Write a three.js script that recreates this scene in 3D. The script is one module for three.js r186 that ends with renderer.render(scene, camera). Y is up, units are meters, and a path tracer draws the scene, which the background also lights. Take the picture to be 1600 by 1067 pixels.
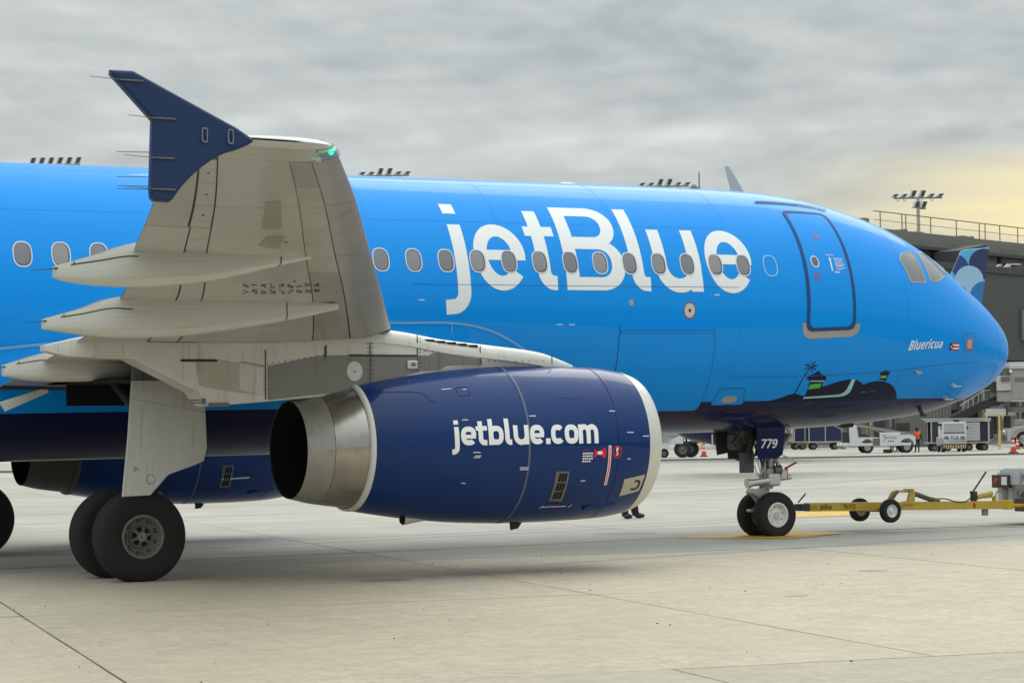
import * as THREE from 'three';
import { RoundedBoxGeometry } from 'three/addons/geometries/RoundedBoxGeometry.js';
import { mergeGeometries, mergeVertices } from 'three/addons/utils/BufferGeometryUtils.js';
import { MarchingCubes } from 'three/addons/objects/MarchingCubes.js';

const scene = new THREE.Scene();
const V = (x, y, z) => new THREE.Vector3(x, y, z);
const lerp = (a, b, t) => a + (b - a) * t, clamp = (x, a, b) => Math.min(b, Math.max(a, x));
const smooth = (a, b, x) => { const t = clamp((x - a) / (b - a), 0, 1); return t * t * (3 - 2 * t); };
const rng = (s) => () => { s = (s + 0x6d2b79f5) | 0; let t = Math.imul(s ^ (s >>> 15), 1 | s); t = (t + Math.imul(t ^ (t >>> 7), 61 | t)) ^ t; return ((t ^ (t >>> 14)) >>> 0) / 4294967296; };

// ---------- camera ----------
const EYE = V(-27.2236, 1.8145, 31.4625), YAW = 0.5019;
const camera = new THREE.PerspectiveCamera(17.284, 1024 / 682, 0.1, 3000);
camera.position.copy(EYE);
camera.rotation.order = 'YXZ';
camera.rotation.set(0.0404, -YAW, -0.013);
scene.add(camera);

// ---------- noise ----------
const P = new Uint8Array(512); { const r = rng(7); const p = [...Array(256).keys()]; for (let i = 255; i > 0; i--) { const j = Math.floor(r() * (i + 1)); [p[i], p[j]] = [p[j], p[i]]; } for (let i = 0; i < 512; i++) P[i] = p[i & 255]; }
function noise3(x, y, z) {
  const X = Math.floor(x), Y = Math.floor(y), Z = Math.floor(z); x -= X; y -= Y; z -= Z;
  const u = x * x * (3 - 2 * x), v = y * y * (3 - 2 * y), w = z * z * (3 - 2 * z);
  const h = (i, j, k) => P[P[P[(X + i) & 255] + ((Y + j) & 255)] + ((Z + k) & 255)] / 255;
  return lerp(lerp(lerp(h(0, 0, 0), h(1, 0, 0), u), lerp(h(0, 1, 0), h(1, 1, 0), u), v), lerp(lerp(h(0, 0, 1), h(1, 0, 1), u), lerp(h(0, 1, 1), h(1, 1, 1), u), v), w);
}
const fbm = (x, y, z, o) => { let s = 0, a = 0.5, n = 0; for (let i = 0; i < o; i++) { s += a * noise3(x, y, z); n += a; a *= 0.5; x = x * 2.03 + 17; y = y * 2.03 + 5; z = z * 2.03 + 3; } return s / n; };

// ---------- sky: one overcast dome, a warm break in the clouds low beyond the nose ----------
const SUN_AZ = YAW + 0.27, SUN_EL = 0.62;
{
  const W = 4096, H = 2048, data = new Float32Array(W * H * 4);
  const glow = [Math.sin(YAW + 0.262), -Math.cos(YAW + 0.262)];
  for (let j = 0; j < H; j++) {
    const el = ((j + 0.5) / H - 0.5) * Math.PI, sy = Math.sin(el), cy = Math.cos(el);
    const step = el > -0.03 ? (el < 0.5 ? 1 : 4) : 16;
    for (let i = 0; i < W; i += step) {
      const az = ((i + 0.5) / W - 0.5) * 2 * Math.PI, dx = Math.cos(az) * cy, dz = Math.sin(az) * cy;
      let r, g, b;
      if (el < -0.03) { r = 0.22; g = 0.21; b = 0.19; } else {
        const k = 1 / (Math.max(sy, 0) + 0.11), px = dx * k, pz = dz * k;
        const wx = fbm(px * 0.55, 3.1, pz * 0.55, 3), wz = fbm(px * 0.55, 9.7, pz * 0.55, 3);
        const big = fbm(px * 0.62 + wx * 1.6, 1.3, pz * 0.62 + wz * 1.6, 4), fine = fbm(px * 2.1 + wx * 2.8, 5.5, pz * 2.1 + wz * 2.8, 5), tiny = step < 4 ? fbm(px * 11 + wx * 9, 15.5, pz * 11 + wz * 9, 5) : 0.5, puff = smooth(0.58, 0.80, fbm(px * 3.2 + wz * 3, 31.5, pz * 3.2 + wx * 3, 4));
        const c = (big - 0.5) * 0.5 + (fine - 0.5) * 0.72 + (tiny - 0.5) * 0.62 + 0.20 * puff;
        const base = 0.505 * (1 + 2.7 * Math.pow(Math.max(sy, 0), 1.5));
        const L = base * clamp(1 + 0.76 * c, 0.6, 1.6);
        r = L * 0.935; g = L * 1.0; b = L * 1.0;
        // bluish-grey undersides, whiter tops
        const dark = smooth(0.0, -0.22, c); r *= 1 - 0.05 * dark; b *= 1 + 0.03 * dark;
        // the break
        const ca = (dx * glow[0] + dz * glow[1]) / Math.max(cy, 1e-3), a = Math.acos(clamp(ca, -1, 1));
        const band = smooth(0.17, 0.03, a) * smooth(0.132, 0.096, el) * smooth(-0.03, 0.02, el);
        const veil = smooth(0.64, 0.36, fbm(px * 0.5 + wx, 21.3, pz * 0.9 + wz, 4) + 0.25 * smooth(0.09, 0.14, el));
        const w = clamp(band * (0.42 + 1.1 * veil), 0, 1);
        r = lerp(r, 1.0, w); g = lerp(g, 0.87, w); b = lerp(b, 0.50, w);
      }
      for (let q = 0; q < step; q++) { const o = (j * W + i + q) * 4; data[o] = r; data[o + 1] = g; data[o + 2] = b; data[o + 3] = 1; }
    }
  }
  const sky = new THREE.DataTexture(data, W, H, THREE.RGBAFormat, THREE.FloatType);
  sky.mapping = THREE.EquirectangularReflectionMapping; sky.magFilter = sky.minFilter = THREE.LinearFilter; sky.needsUpdate = true;
  scene.background = sky; scene.environment = sky;
}
const sun = new THREE.DirectionalLight(new THREE.Color(1, 0.94, 0.84), 0.6);
sun.position.set(Math.sin(SUN_AZ) * Math.cos(SUN_EL) * 120, Math.sin(SUN_EL) * 120, -Math.cos(SUN_AZ) * Math.cos(SUN_EL) * 120);
sun.castShadow = true; sun.shadow.radius = 60; sun.shadow.mapSize.set(2048, 2048);
Object.assign(sun.shadow.camera, { left: -60, right: 60, top: 60, bottom: -60, near: 1, far: 400 });
scene.add(sun, sun.target);
const EXPOSURE = 1.0;

// ---------- helpers ----------
const used = new Map();
const numbered = (n) => { const k = used.get(n) || 0; used.set(n, k + 1); return k ? `${n}_${String(k).padStart(3, '0')}` : n; };
function tag(o, label, category, group) { o.userData = { ...o.userData, label, category }; if (group) o.userData.group = group; return o; }
function thing(name, label, category, pos = [0, 0, 0], turn = 0, group) { const g = new THREE.Group(); g.name = numbered(name); g.position.set(...pos); g.rotation.y = turn; scene.add(g); return tag(g, label, category, group); }
function part(name, geo, material, parent, label) {
  const list = (Array.isArray(geo) ? geo.flat(3) : [geo]).map((g) => { if (!g.index) return mergeVertices(g); return g; });
  for (const g of list) { for (const k of Object.keys(g.attributes)) if (!['position', 'normal', 'uv'].includes(k)) g.deleteAttribute(k); if (!g.attributes.uv) g.setAttribute('uv', new THREE.BufferAttribute(new Float32Array(g.attributes.position.count * 2), 2)); }
  const m = new THREE.Mesh(list.length > 1 ? mergeGeometries(list) : list[0], material);
  m.name = name; m.castShadow = m.receiveShadow = true;
  if (label) m.userData.label = label;
  if (parent) parent.add(m); else { m.name = numbered(name); scene.add(m); }
  return m;
}
const sub = (name, parent) => { const g = new THREE.Group(); g.name = name; parent.add(g); return g; };
const box = (x, y, z, w, h, d, r = 0) => { const g = r ? new RoundedBoxGeometry(w, h, d, 2, Math.min(r, w / 2.01, h / 2.01, d / 2.01)) : new THREE.BoxGeometry(w, h, d); g.translate(x, y, z); return g; };
function rod(a, b, r0, r1 = r0, seg = 10) {
  a = a.isVector3 ? a : V(...a); b = b.isVector3 ? b : V(...b);
  const d = b.clone().sub(a), g = new THREE.CylinderGeometry(r1, r0, d.length(), seg);
  g.applyQuaternion(new THREE.Quaternion().setFromUnitVectors(V(0, 1, 0), d.clone().normalize())); g.translate((a.x + b.x) / 2, (a.y + b.y) / 2, (a.z + b.z) / 2); return g;
}
function beam(a, b, w, h) { a = V(...a); b = V(...b); const d = b.clone().sub(a), g = new THREE.BoxGeometry(d.length(), h, w); g.applyQuaternion(new THREE.Quaternion().setFromUnitVectors(V(1, 0, 0), d.clone().normalize())); g.translate((a.x + b.x) / 2, (a.y + b.y) / 2, (a.z + b.z) / 2); return g; }
const tube = (pts, r, seg = 24, rs = 7) => new THREE.TubeGeometry(new THREE.CatmullRomCurve3(pts.map((p) => V(...p))), seg, r, rs, false);
const ballG = (x, y, z, r, sx = 1, sy = 1, sz = 1, n = 12) => { const g = new THREE.SphereGeometry(r, n, Math.ceil(n * 0.7)); g.scale(sx, sy, sz); g.translate(x, y, z); return g; };
function extrude(pts, z0, depth, bevel = 0, holes = []) {
  const s = new THREE.Shape(pts.map((p) => new THREE.Vector2(...p))); for (const h of holes) s.holes.push(new THREE.Path(h.map((p) => new THREE.Vector2(...p))));
  const g = new THREE.ExtrudeGeometry(s, { depth: depth - 2 * bevel, bevelEnabled: bevel > 0, bevelSize: bevel, bevelThickness: bevel, bevelOffset: -bevel, bevelSegments: 3, curveSegments: 12 }); g.translate(0, 0, z0 + bevel); return g;
}
const lathe = (pts, seg = 40) => new THREE.LatheGeometry(pts.map((p) => new THREE.Vector2(...p)), seg);
const disc = (r, h, seg = 28) => new THREE.CylinderGeometry(r, r, h, seg);
function pch(xs, ys) { // monotone cubic through a short table
  const n = xs.length, h = [], d = [], m = []; for (let i = 0; i < n - 1; i++) { h[i] = xs[i + 1] - xs[i]; d[i] = (ys[i + 1] - ys[i]) / h[i]; }
  m[0] = d[0]; m[n - 1] = d[n - 2]; for (let i = 1; i < n - 1; i++) { if (d[i - 1] * d[i] <= 0) m[i] = 0; else { const a = 2 * h[i] + h[i - 1], b = h[i] + 2 * h[i - 1]; m[i] = (a + b) / (a / d[i - 1] + b / d[i]); } }
  return (x) => { let i = 0; while (i < n - 2 && x > xs[i + 1]) i++; const t = clamp((x - xs[i]) / h[i], 0, 1); return (2 * t ** 3 - 3 * t * t + 1) * ys[i] + (t ** 3 - 2 * t * t + t) * h[i] * m[i] + (-2 * t ** 3 + 3 * t * t) * ys[i + 1] + (t ** 3 - t * t) * h[i] * m[i + 1]; };
}
function mesh(rows, cols, f, uvf) { // a grid of points -> geometry
  const pos = [], uv = [], idx = []; for (let j = 0; j <= rows; j++) for (let i = 0; i <= cols; i++) { const p = f(i / cols, j / rows); pos.push(p.x, p.y, p.z); const q = uvf ? uvf(i / cols, j / rows) : [i / cols, j / rows]; uv.push(q[0], q[1]); }
  for (let j = 0; j < rows; j++) for (let i = 0; i < cols; i++) { const a = j * (cols + 1) + i, b = a + 1, c = a + cols + 1, d = c + 1; idx.push(a, b, d, a, d, c); }
  const g = new THREE.BufferGeometry(); g.setAttribute('position', new THREE.Float32BufferAttribute(pos, 3)); g.setAttribute('uv', new THREE.Float32BufferAttribute(uv, 2)); g.setIndex(idx); g.computeVertexNormals(); return g;
}
// a plate lying on a surface S(u, v, off): corners in (u, v), sides turned down by thick
function plate(S, c, nu, nv, off, thick, uvs = 1) {
  const at = (s, t) => [lerp(lerp(c[0][0], c[1][0], s), lerp(c[3][0], c[2][0], s), t), lerp(lerp(c[0][1], c[1][1], s), lerp(c[3][1], c[2][1], s), t)];
  const P3 = (s, t, o) => { const [u, v] = at(s, t); return S(u, v, o); };
  const metres = (s, t) => { const p = P3(s, t, off); return [p.x * uvs, (Math.abs(c[0][1] - c[2][1]) < 2.2 ? p.z + p.y * 0.3 : p.z) * uvs]; };
  const out = [mesh(nv, nu, (s, t) => P3(s, t, off), metres)];
  if (thick) out.push(mesh(1, nu, (s, t) => P3(s, 0, off - thick * (1 - t))), mesh(1, nu, (s, t) => P3(s, 1, off - thick * t)), mesh(1, nv, (s, t) => P3(0, s, off - thick * t)), mesh(1, nv, (s, t) => P3(1, s, off - thick * (1 - t))));
  return out;
}
// a star-shaped outline in (u, v) filled on a surface
function patch(S, pts, off, thick, rings = 4) {
  const n = pts.length, cu = pts.reduce((a, p) => a + p[0], 0) / n, cv = pts.reduce((a, p) => a + p[1], 0) / n;
  const at = (i, k, o) => { const p = pts[Math.round(i * n) % n]; return S(lerp(cu, p[0], k), lerp(cv, p[1], k), o); };
  const out = [mesh(rings, n, (s, t) => at(s, t, off), (s, t) => { const p = pts[Math.round(s * n) % n]; return [lerp(cu, p[0], t), lerp(cv, p[1], t)]; })];
  if (thick) out.push(mesh(1, n, (s, t) => at(s, 1, off - thick * t)));
  return out;
}
function ringOn(S, outer, inner, off, thick) {
  const n = outer.length, at = (i) => Math.round(i * n) % n;
  return [mesh(1, n, (s, t) => { const a = inner[at(s)], b = outer[at(s)]; return S(lerp(a[0], b[0], t), lerp(a[1], b[1], t), off); }), mesh(1, n, (s, t) => { const b = outer[at(s)]; return S(b[0], b[1], off - thick * t); }), mesh(1, n, (s, t) => { const b = inner[at(s)]; return S(b[0], b[1], off - thick * (1 - t)); })];
}
function ribbon(S, pts, w, off, n = 40) {
  const c = new THREE.CatmullRomCurve3(pts.map((p) => V(p[0], p[1], 0)), false, 'centripetal');
  return mesh(n, 1, (s, t) => { const p = c.getPoint(t), d = c.getTangent(t); return S(p.x - d.y * w * (s - 0.5), p.y + d.x * w * (s - 0.5), off); });
}
function rounded(pts, r, k = 5, step = 0.07) { // round the corners of an outline, long edges cut into short ones
  const out = [], n = pts.length, C = pts.map((p, i) => { const a = pts[(i + n - 1) % n], b = pts[(i + 1) % n], la = Math.hypot(a[0] - p[0], a[1] - p[1]), lb = Math.hypot(b[0] - p[0], b[1] - p[1]), ra = Math.min(r, la / 2.1), rb = Math.min(r, lb / 2.1); return { p, A: [lerp(p[0], a[0], ra / la), lerp(p[1], a[1], ra / la)], B: [lerp(p[0], b[0], rb / lb), lerp(p[1], b[1], rb / lb)] }; });
  C.forEach(({ p, A, B }, i) => { for (let j = 0; j <= k; j++) { const t = j / k; out.push([(1 - t) ** 2 * A[0] + 2 * t * (1 - t) * p[0] + t * t * B[0], (1 - t) ** 2 * A[1] + 2 * t * (1 - t) * p[1] + t * t * B[1]]); } const q = C[(i + 1) % n].A, m = Math.floor(Math.hypot(q[0] - B[0], q[1] - B[1]) / step); for (let j = 1; j <= m; j++) out.push([lerp(B[0], q[0], j / (m + 1)), lerp(B[1], q[1], j / (m + 1))]); });
  return out;
}
const grow = (pts, d) => { const n = pts.length, cu = pts.reduce((a, p) => a + p[0], 0) / n, cv = pts.reduce((a, p) => a + p[1], 0) / n; const xs = pts.map((p) => p[0]), ys = pts.map((p) => p[1]); const W = Math.max(...xs) - Math.min(...xs), H = Math.max(...ys) - Math.min(...ys); return pts.map((p) => [cu + (p[0] - cu) * (1 + 2 * d / W), cv + (p[1] - cv) * (1 + 2 * d / H)]); };
const oval = (cu, cv, a, b, n = 24, e = 2) => [...Array(n)].map((_, i) => { const t = (i / n) * 2 * Math.PI, c = Math.cos(t), s = Math.sin(t); return [cu + a * Math.sign(c) * Math.abs(c) ** (2 / e), cv + b * Math.sign(s) * Math.abs(s) ** (2 / e)]; });
// materials
const tone = (c) => (c.isColor ? c : Array.isArray(c) ? new THREE.Color().setRGB(...c) : new THREE.Color(c));
const mat = (c, roughness = 0.6, o = {}) => new THREE.MeshStandardMaterial({ color: tone(c), roughness, side: THREE.DoubleSide, ...o });
const paint = (c, o = {}) => new THREE.MeshPhysicalMaterial({ color: tone(c), roughness: 0.45, clearcoat: 0.85, clearcoatRoughness: 0.09, side: THREE.DoubleSide, ...o });
function noiseTex(n, f, o = {}) { const d = new Uint8Array(n * n * 4); for (let j = 0; j < n; j++) for (let i = 0; i < n; i++) { const v = f(i / n, j / n); const k = (j * n + i) * 4; const w = Array.isArray(v) ? v : [v, v, v]; for (let q = 0; q < 3; q++) d[k + q] = clamp(w[q] * 255, 0, 255); d[k + 3] = 255; } const t = new THREE.DataTexture(d, n, n); t.wrapS = t.wrapT = THREE.RepeatWrapping; t.magFilter = THREE.LinearFilter; t.minFilter = THREE.LinearFilter; t.needsUpdate = true; if (o.srgb) t.colorSpace = THREE.SRGBColorSpace; return t; }
const per = (x, y, z, s, o) => { // a noise that repeats every 1 in x and y
  const f = (a, b) => fbm(a * s, b * s, z, o), u = smooth(0.75, 1, x), v = smooth(0.75, 1, y); return lerp(lerp(f(x, y), f(x - 1 + 8, y), u), lerp(f(x, y - 1 + 8), f(x - 1 + 8, y - 1 + 8), u), v); };
function canvasTex(w, h, draw) { const c = document.createElement('canvas'); c.width = w; c.height = h; const x = c.getContext('2d'); draw(x, w, h); const t = new THREE.CanvasTexture(c); t.colorSpace = THREE.SRGBColorSpace; t.anisotropy = 8; return t; }
// print lying on a surface: drawn in metres (u to the right, v up)
function print(name, S, u0, u1, v0, v1, k, draw, parent, off = 0.003, nu = 30, nv = 20, o = {}) {
  const W = Math.round((u1 - u0) * k), H = Math.round((v1 - v0) * k);
  const map = canvasTex(W, H, (x) => { x.setTransform(k, 0, 0, -k, -u0 * k, v1 * k); x.lineJoin = 'round'; draw(x); });
  const m = new THREE.MeshPhysicalMaterial({ map, transparent: true, roughness: 0.4, side: THREE.DoubleSide, ...o });
  const r = part(name, mesh(nv, nu, (s, t) => S(lerp(u0, u1, s), lerp(v0, v1, t), off)), m, parent); r.castShadow = false; return r;
}
function words(x, s, u, v, h, font, color, align = 'left', wide = 1, lean = 0) { x.save(); x.transform(1, 0, lean, 1, u - lean * v + lean * v, v); const q = h / 100; x.transform(q * wide, 0, 0, -q, 0, 0); x.font = font.replace('#', '139px'); x.fillStyle = color; x.textAlign = align; x.textBaseline = 'alphabetic'; x.fillText(s, 0, 0); x.restore(); }
// far things are set out by distance: at(px, py, depth) gives the place, in the frame of the photograph 1600 px wide
const FW = V(Math.sin(YAW), 0, -Math.cos(YAW)), RT = V(Math.cos(YAW), 0, Math.sin(YAW));
const hor = (px) => 675.4 - 0.013 * (px - 800);
const at = (px, py, d) => EYE.clone().addScaledVector(FW, d).addScaledVector(RT, ((px - 800) / 3510) * d).setY(EYE.y + ((hor(px) - py) / 3510) * d);
const onGround = (px, d) => { const p = at(px, 0, d); return [p.x, 0, p.z]; };

// ---------- apron: concrete slabs with open joints, beyond them one sheet ----------
const GA = 0.174; // the slab grid is turned a little against the aircraft
const gxz = (u, v) => [u * Math.cos(GA) - v * Math.sin(GA), u * Math.sin(GA) + v * Math.cos(GA)];
{
  const speck = noiseTex(1024, (x, y) => { const a = per(x, y, 2.2, 24, 4), b = per(x, y, 7.7, 110, 2), c = per(x, y, 4.1, 5, 4); const st = fbm(x * 26, y * 150, 8.1, 3); const v = 0.75 + 0.17 * (a - 0.5) + 0.32 * (b - 0.5) + 0.10 * (c - 0.5) + 0.14 * (st - 0.5) * smooth(0, 0.08, x) * smooth(1, 0.92, x) - (b > 0.78 ? 0.16 : 0); return [v, v * 0.995, v * 0.98]; });
  const streak = noiseTex(1024, (x, y) => { const a = per(x, y * 1, 12.2, 9, 4), l = per(x * 0.999, y, 3.3, 6, 3); const s = fbm(x * 3, y * 70, 2.2, 4) * smooth(0, 0.1, x) * smooth(1, 0.9, x); const v = 0.82 + 0.22 * (a - 0.5) + 0.16 * (l - 0.5) - 0.12 * smooth(0.56, 0.78, s); return [v, v, v * 0.99]; });
  const bump = noiseTex(512, (x, y) => per(x, y, 9.9, 80, 3));
  const rr = rng(21), tones = [];
  const kind = (c, map, rep) => { const t = map.clone(); t.repeat.set(rep, rep); t.needsUpdate = true; const b = bump.clone(); b.repeat.set(0.7, 0.7); b.needsUpdate = true; return mat(c, 0.88, { map: t, bumpMap: b, bumpScale: 0.004 }); };
  const beige = [[0.685, 0.592, 0.452], [0.668, 0.578, 0.442], [0.695, 0.602, 0.462]].map((c) => kind(c, speck, 0.16));
  const grey = [[0.51, 0.482, 0.42], [0.49, 0.468, 0.41], [0.525, 0.495, 0.43]].map((c) => kind(c, streak, 0.085));
  const pale = [[0.555, 0.525, 0.45], [0.54, 0.51, 0.44]].map((c) => kind(c, streak, 0.085));
  const darker = [[0.60, 0.535, 0.425], [0.585, 0.525, 0.415]].map((c) => kind(c, speck, 0.16));
  const apron = new THREE.Group(); apron.name = 'apron'; apron.userData = { kind: 'structure', label: 'pale concrete airport apron of large slabs with dark open joints' }; scene.add(apron);
  part('joint_bed', plateFlat(-500, 900, -900, 200, -0.02), mat([0.035, 0.033, 0.03], 0.95), apron);
  function plateFlat(x0, x1, z0, z1, y) { const g = new THREE.PlaneGeometry(x1 - x0, z1 - z0); g.rotateX(-Math.PI / 2); g.translate((x0 + x1) / 2, y, (z0 + z1) / 2); return g; }
  const U = 6.25, W = 7.6, V0 = 12.25, U0 = -18.72; let count = 0;
  const vis = (x, z) => { const d = V(x - EYE.x, 0, z - EYE.z), f = d.dot(FW), r = d.dot(RT); return f > 4 && Math.abs(r) < f * 0.245 + 9; };
  for (let j = 1; j >= -13; j--) for (let i = -6; i < 22; i++) {
    const v0 = V0 + j * W, sh = j >= 1 ? 4.0 : 0, u0 = U0 + i * U + sh, [cx, cz] = gxz(u0 + U / 2, v0 + W / 2);
    if (!vis(cx, cz)) continue; if (++count > 285) continue;
    const g0 = 0.009 + rr() * 0.005, a = [u0 + g0, v0 + g0], b = [u0 + U - g0, v0 + W - g0], n = 8, edge = [];
    const g = new THREE.PlaneGeometry(1, 1, 1, 1);
    // slab with slightly ragged arrises
    const jag = () => (rr() - 0.5) * 0.006;
    for (const [p, q] of [[[a[0], a[1]], [b[0], a[1]]], [[b[0], a[1]], [b[0], b[1]]], [[b[0], b[1]], [a[0], b[1]]], [[a[0], b[1]], [a[0], a[1]]]]) for (let k = 0; k < n; k++) edge.push([lerp(p[0], q[0], k / n) + jag(), lerp(p[1], q[1], k / n) + jag()]);
    const tilt = (rr() - 0.5) * 0.0006, S = (u, v, o) => { const [x, z] = gxz(u, v); return V(x, o + tilt * (u - u0), z); };
    const geo = [...patch(S, edge, 0, 0.02, 1)]; geo[0].attributes.uv.array.forEach((_, k, arr) => { if (k % 2) arr[k] += j * 3.7; else arr[k] += j * 1.9; });
    const set = j >= 1 ? darker : j >= -1 ? beige : j >= -3 ? grey : j === -4 ? pale : j % 3 === 0 ? pale : grey;
    part('slab', geo, set[Math.floor(rr() * set.length)], apron);
  }
  // beyond the last joints one can tell apart
  const far = []; for (const [v0, v1, y] of [[-95, -400, -0.004]]) far.push(mesh(1, 1, (s, t) => { const [x, z] = gxz(lerp(-300, 700, s), lerp(v0, v1, t)); return V(x, y, z); }, (s, t) => [lerp(-300, 700, s), lerp(v0, v1, t)]));
  far.push(mesh(1, 1, (s, t) => { const [x, z] = gxz(lerp(-300, -56, s), lerp(60, -95, t)); return V(x, -0.004, z); }, (s, t) => [s * 244, t * 155]), mesh(1, 1, (s, t) => { const [x, z] = gxz(lerp(100, 700, s), lerp(60, -95, t)); return V(x, -0.004, z); }, (s, t) => [s * 600, t * 155]));
  part('far_concrete', far, grey[0], apron);
  // long bands of rubbed-in rubber and older concrete across the far apron
  const bm = [mat([0.46, 0.44, 0.395], 0.9, { map: grey[0].map }), mat([0.58, 0.545, 0.465], 0.9, { map: grey[0].map })];
  for (const [va, vb, k] of [[-128, -150, 1], [-160, -205, 0], [-72, -80, 1]]) part('concrete_lane', mesh(1, 4, (s, t) => { const [x, z] = gxz(lerp(-200, 500, s), lerp(va, vb, t)); return V(x, 0.004, z); }, (s, t) => [s * 700, t * 20]), bm[k], apron);
  const mark = new THREE.MeshStandardMaterial({ color: tone([0.09, 0.085, 0.08]), roughness: 0.8, transparent: true, opacity: 0.16, side: THREE.DoubleSide });
  const floorAt = (u, v, o) => V(u, o, v); for (const [pts, w] of [[[[-24, -2.2], [-14, -3.0], [-2, -5.2], [14, -10]], 0.28], [[[-24, -3.1], [-14, -3.9], [-2, -6.1], [14, -11]], 0.24], [[[-20, -14], [-2, -18], [22, -27]], 0.3], [[[6, -22], [26, -34], [60, -60]], 0.35], [[[-14, -20], [10, -28], [40, -36]], 0.3], [[[-12, 4.6], [-6, 3.4], [2, 2.2], [14, 1.2]], 0.22]]) part('tyre_mark', ribbon(floorAt, pts, w, 0.0035, 50), mark, apron);
  const rs = rng(77), peb = []; for (let i = 0; i < 46; i++) { const d = 15 + rs() * 22, q = onGround(rs() * 1600, d); peb.push(ballG(q[0], 0.003, q[2], 0.004 + rs() * 0.007, 1, 0.6, 1 + rs(), 6)); } part('grit', peb, mat([0.06, 0.055, 0.05], 0.9), apron).userData.kind = 'stuff';
  const oil = new THREE.MeshStandardMaterial({ color: tone([0.10, 0.095, 0.085]), roughness: 0.5, transparent: true, opacity: 0.22, side: THREE.DoubleSide }); for (const [x, z, r] of [[-15.2, 6.2, 0.35], [-9.5, 8.6, 0.22], [-12.8, 11.5, 0.16], [-17.3, 2.2, 0.5], [-6.4, -2.4, 0.6], [-3.4, 5.2, 0.3]]) part('oil_spot', patch(floorAt, [...Array(26)].map((_, i) => { const a = i / 26 * 2 * Math.PI, k = r * (0.7 + 0.5 * noise3(Math.cos(a) * 1.5 + x, Math.sin(a) * 1.5 + z, 0.5)); return [x + k * Math.cos(a), z + k * 0.8 * Math.sin(a)]; }), 0.0032, 0, 2), oil, apron);
  // painted lines
  const yl = noiseTex(256, (x, y) => { const a = per(x, y, 3.4, 16, 4); return [0.72 + 0.5 * (a - 0.5), 0.72 + 0.5 * (a - 0.5), 0.72 + 0.5 * (a - 0.5)]; });
  const ymat = mat([0.80, 0.46, 0.06], 0.7, { map: yl }), worn = mat([0.52, 0.40, 0.24], 0.8, { map: yl });
  const onFloor = (u, v, o) => V(u, o, v);
  const line = part('taxi_line', ribbon(onFloor, [[-26, 1.1], [-18.39, 0.41], [-15.49, 0.1], [-9.94, -0.12], [-5.79, -0.6], [0.79, -0.3], [9, -0.6], [30, -3]], 0.11, 0.0045, 90), worn); line.userData = { kind: 'structure', label: 'worn yellow taxi line under the aircraft' };
  const box1 = part('stop_mark', mesh(1, 1, (s, t) => { const c = [[-6.7, -0.35], [-3.9, -1.45], [-3.55, 0.15], [-5.35, 1.2]]; return V(lerp(lerp(c[0][0], c[1][0], s), lerp(c[3][0], c[2][0], s), t), 0.008, lerp(lerp(c[0][1], c[1][1], s), lerp(c[3][1], c[2][1], s), t)); }), ymat); box1.userData = { kind: 'structure', label: 'yellow painted patch under the nose wheels' };
  const box2 = part('stop_mark', mesh(1, 1, (s, t) => { const c = [[0.9, -8.6], [3.0, -8.2], [1.6, -6.0], [0.1, -6.2]]; return V(lerp(lerp(c[0][0], c[1][0], s), lerp(c[3][0], c[2][0], s), t), 0.0045, lerp(lerp(c[0][1], c[1][1], s), lerp(c[3][1], c[2][1], s), t)); }), mat([0.86, 0.55, 0.09], 0.7, { map: yl })); box2.userData = { kind: 'structure', label: 'brighter yellow painted patch beyond the tow bar' };
}

// ---------- the airliner ----------
const SH = 0.101, CY = 3.77, PI = Math.PI;
const S_ = [0, 0.03, 0.1, 0.3, 0.6, 1, 1.4, 2, 2.5, 3, 4, 5, 6, 7.5, 24, 30, 35, 37.4].map(Math.sqrt);
const fT = pch(S_, [-0.66, -0.505, -0.386, -0.169, 0.072, 0.355, 0.596, 1.011, 1.276, 1.494, 1.78, 1.949, 2.014, 2.034, 2.034, 1.98, 1.72, 1.5]);
const fB = pch(S_, [-0.66, -0.837, -0.974, -1.228, -1.428, -1.582, -1.7, -1.83, -1.892, -1.939, -2.003, -2.036, -2.048, -2.058, -2.058, -1.1, 0.4, 1.15]);
const fW = pch(S_, [0.001, 0.191, 0.346, 0.63, 0.873, 1.104, 1.28, 1.475, 1.606, 1.712, 1.85, 1.926, 1.963, 1.975, 1.975, 1.5, 0.6, 0.15]);
const shear = (x) => 0.0091 * (x + 12 - SH);
function FSt(x, th, off = 0) { const q = Math.sqrt(Math.max(SH - x, 0)), t = fT(q), b = fB(q), h = (t - b) / 2 + off; return V(x, CY + (t + b) / 2 + h * Math.sin(th) + shear(x), (fW(q) + off) * Math.cos(th)); }
const FS = (x, a, off = 0) => FSt(x, a / 2.01, off);
const thPaint = (x) => { const q = Math.sqrt(Math.max(SH - x, 0)), t = fT(q), b = fB(q); return Math.asin(clamp((2.22 - CY - (t + b) / 2) / ((t - b) / 2), -1, 1)); };
const grime = noiseTex(512, (x, y) => { const v = 0.9 + 0.12 * (per(x, y, 6.1, 10, 5) - 0.5); return [v, v, v]; });
const wavy = noiseTex(512, (x, y) => 0.5 + 0.5 * (per(x, y, 4.4, 9, 3) - 0.5) + 0.12 * Math.sin(x * 2 * Math.PI * 8)); wavy.repeat.set(0.235, 0.235);
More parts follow.
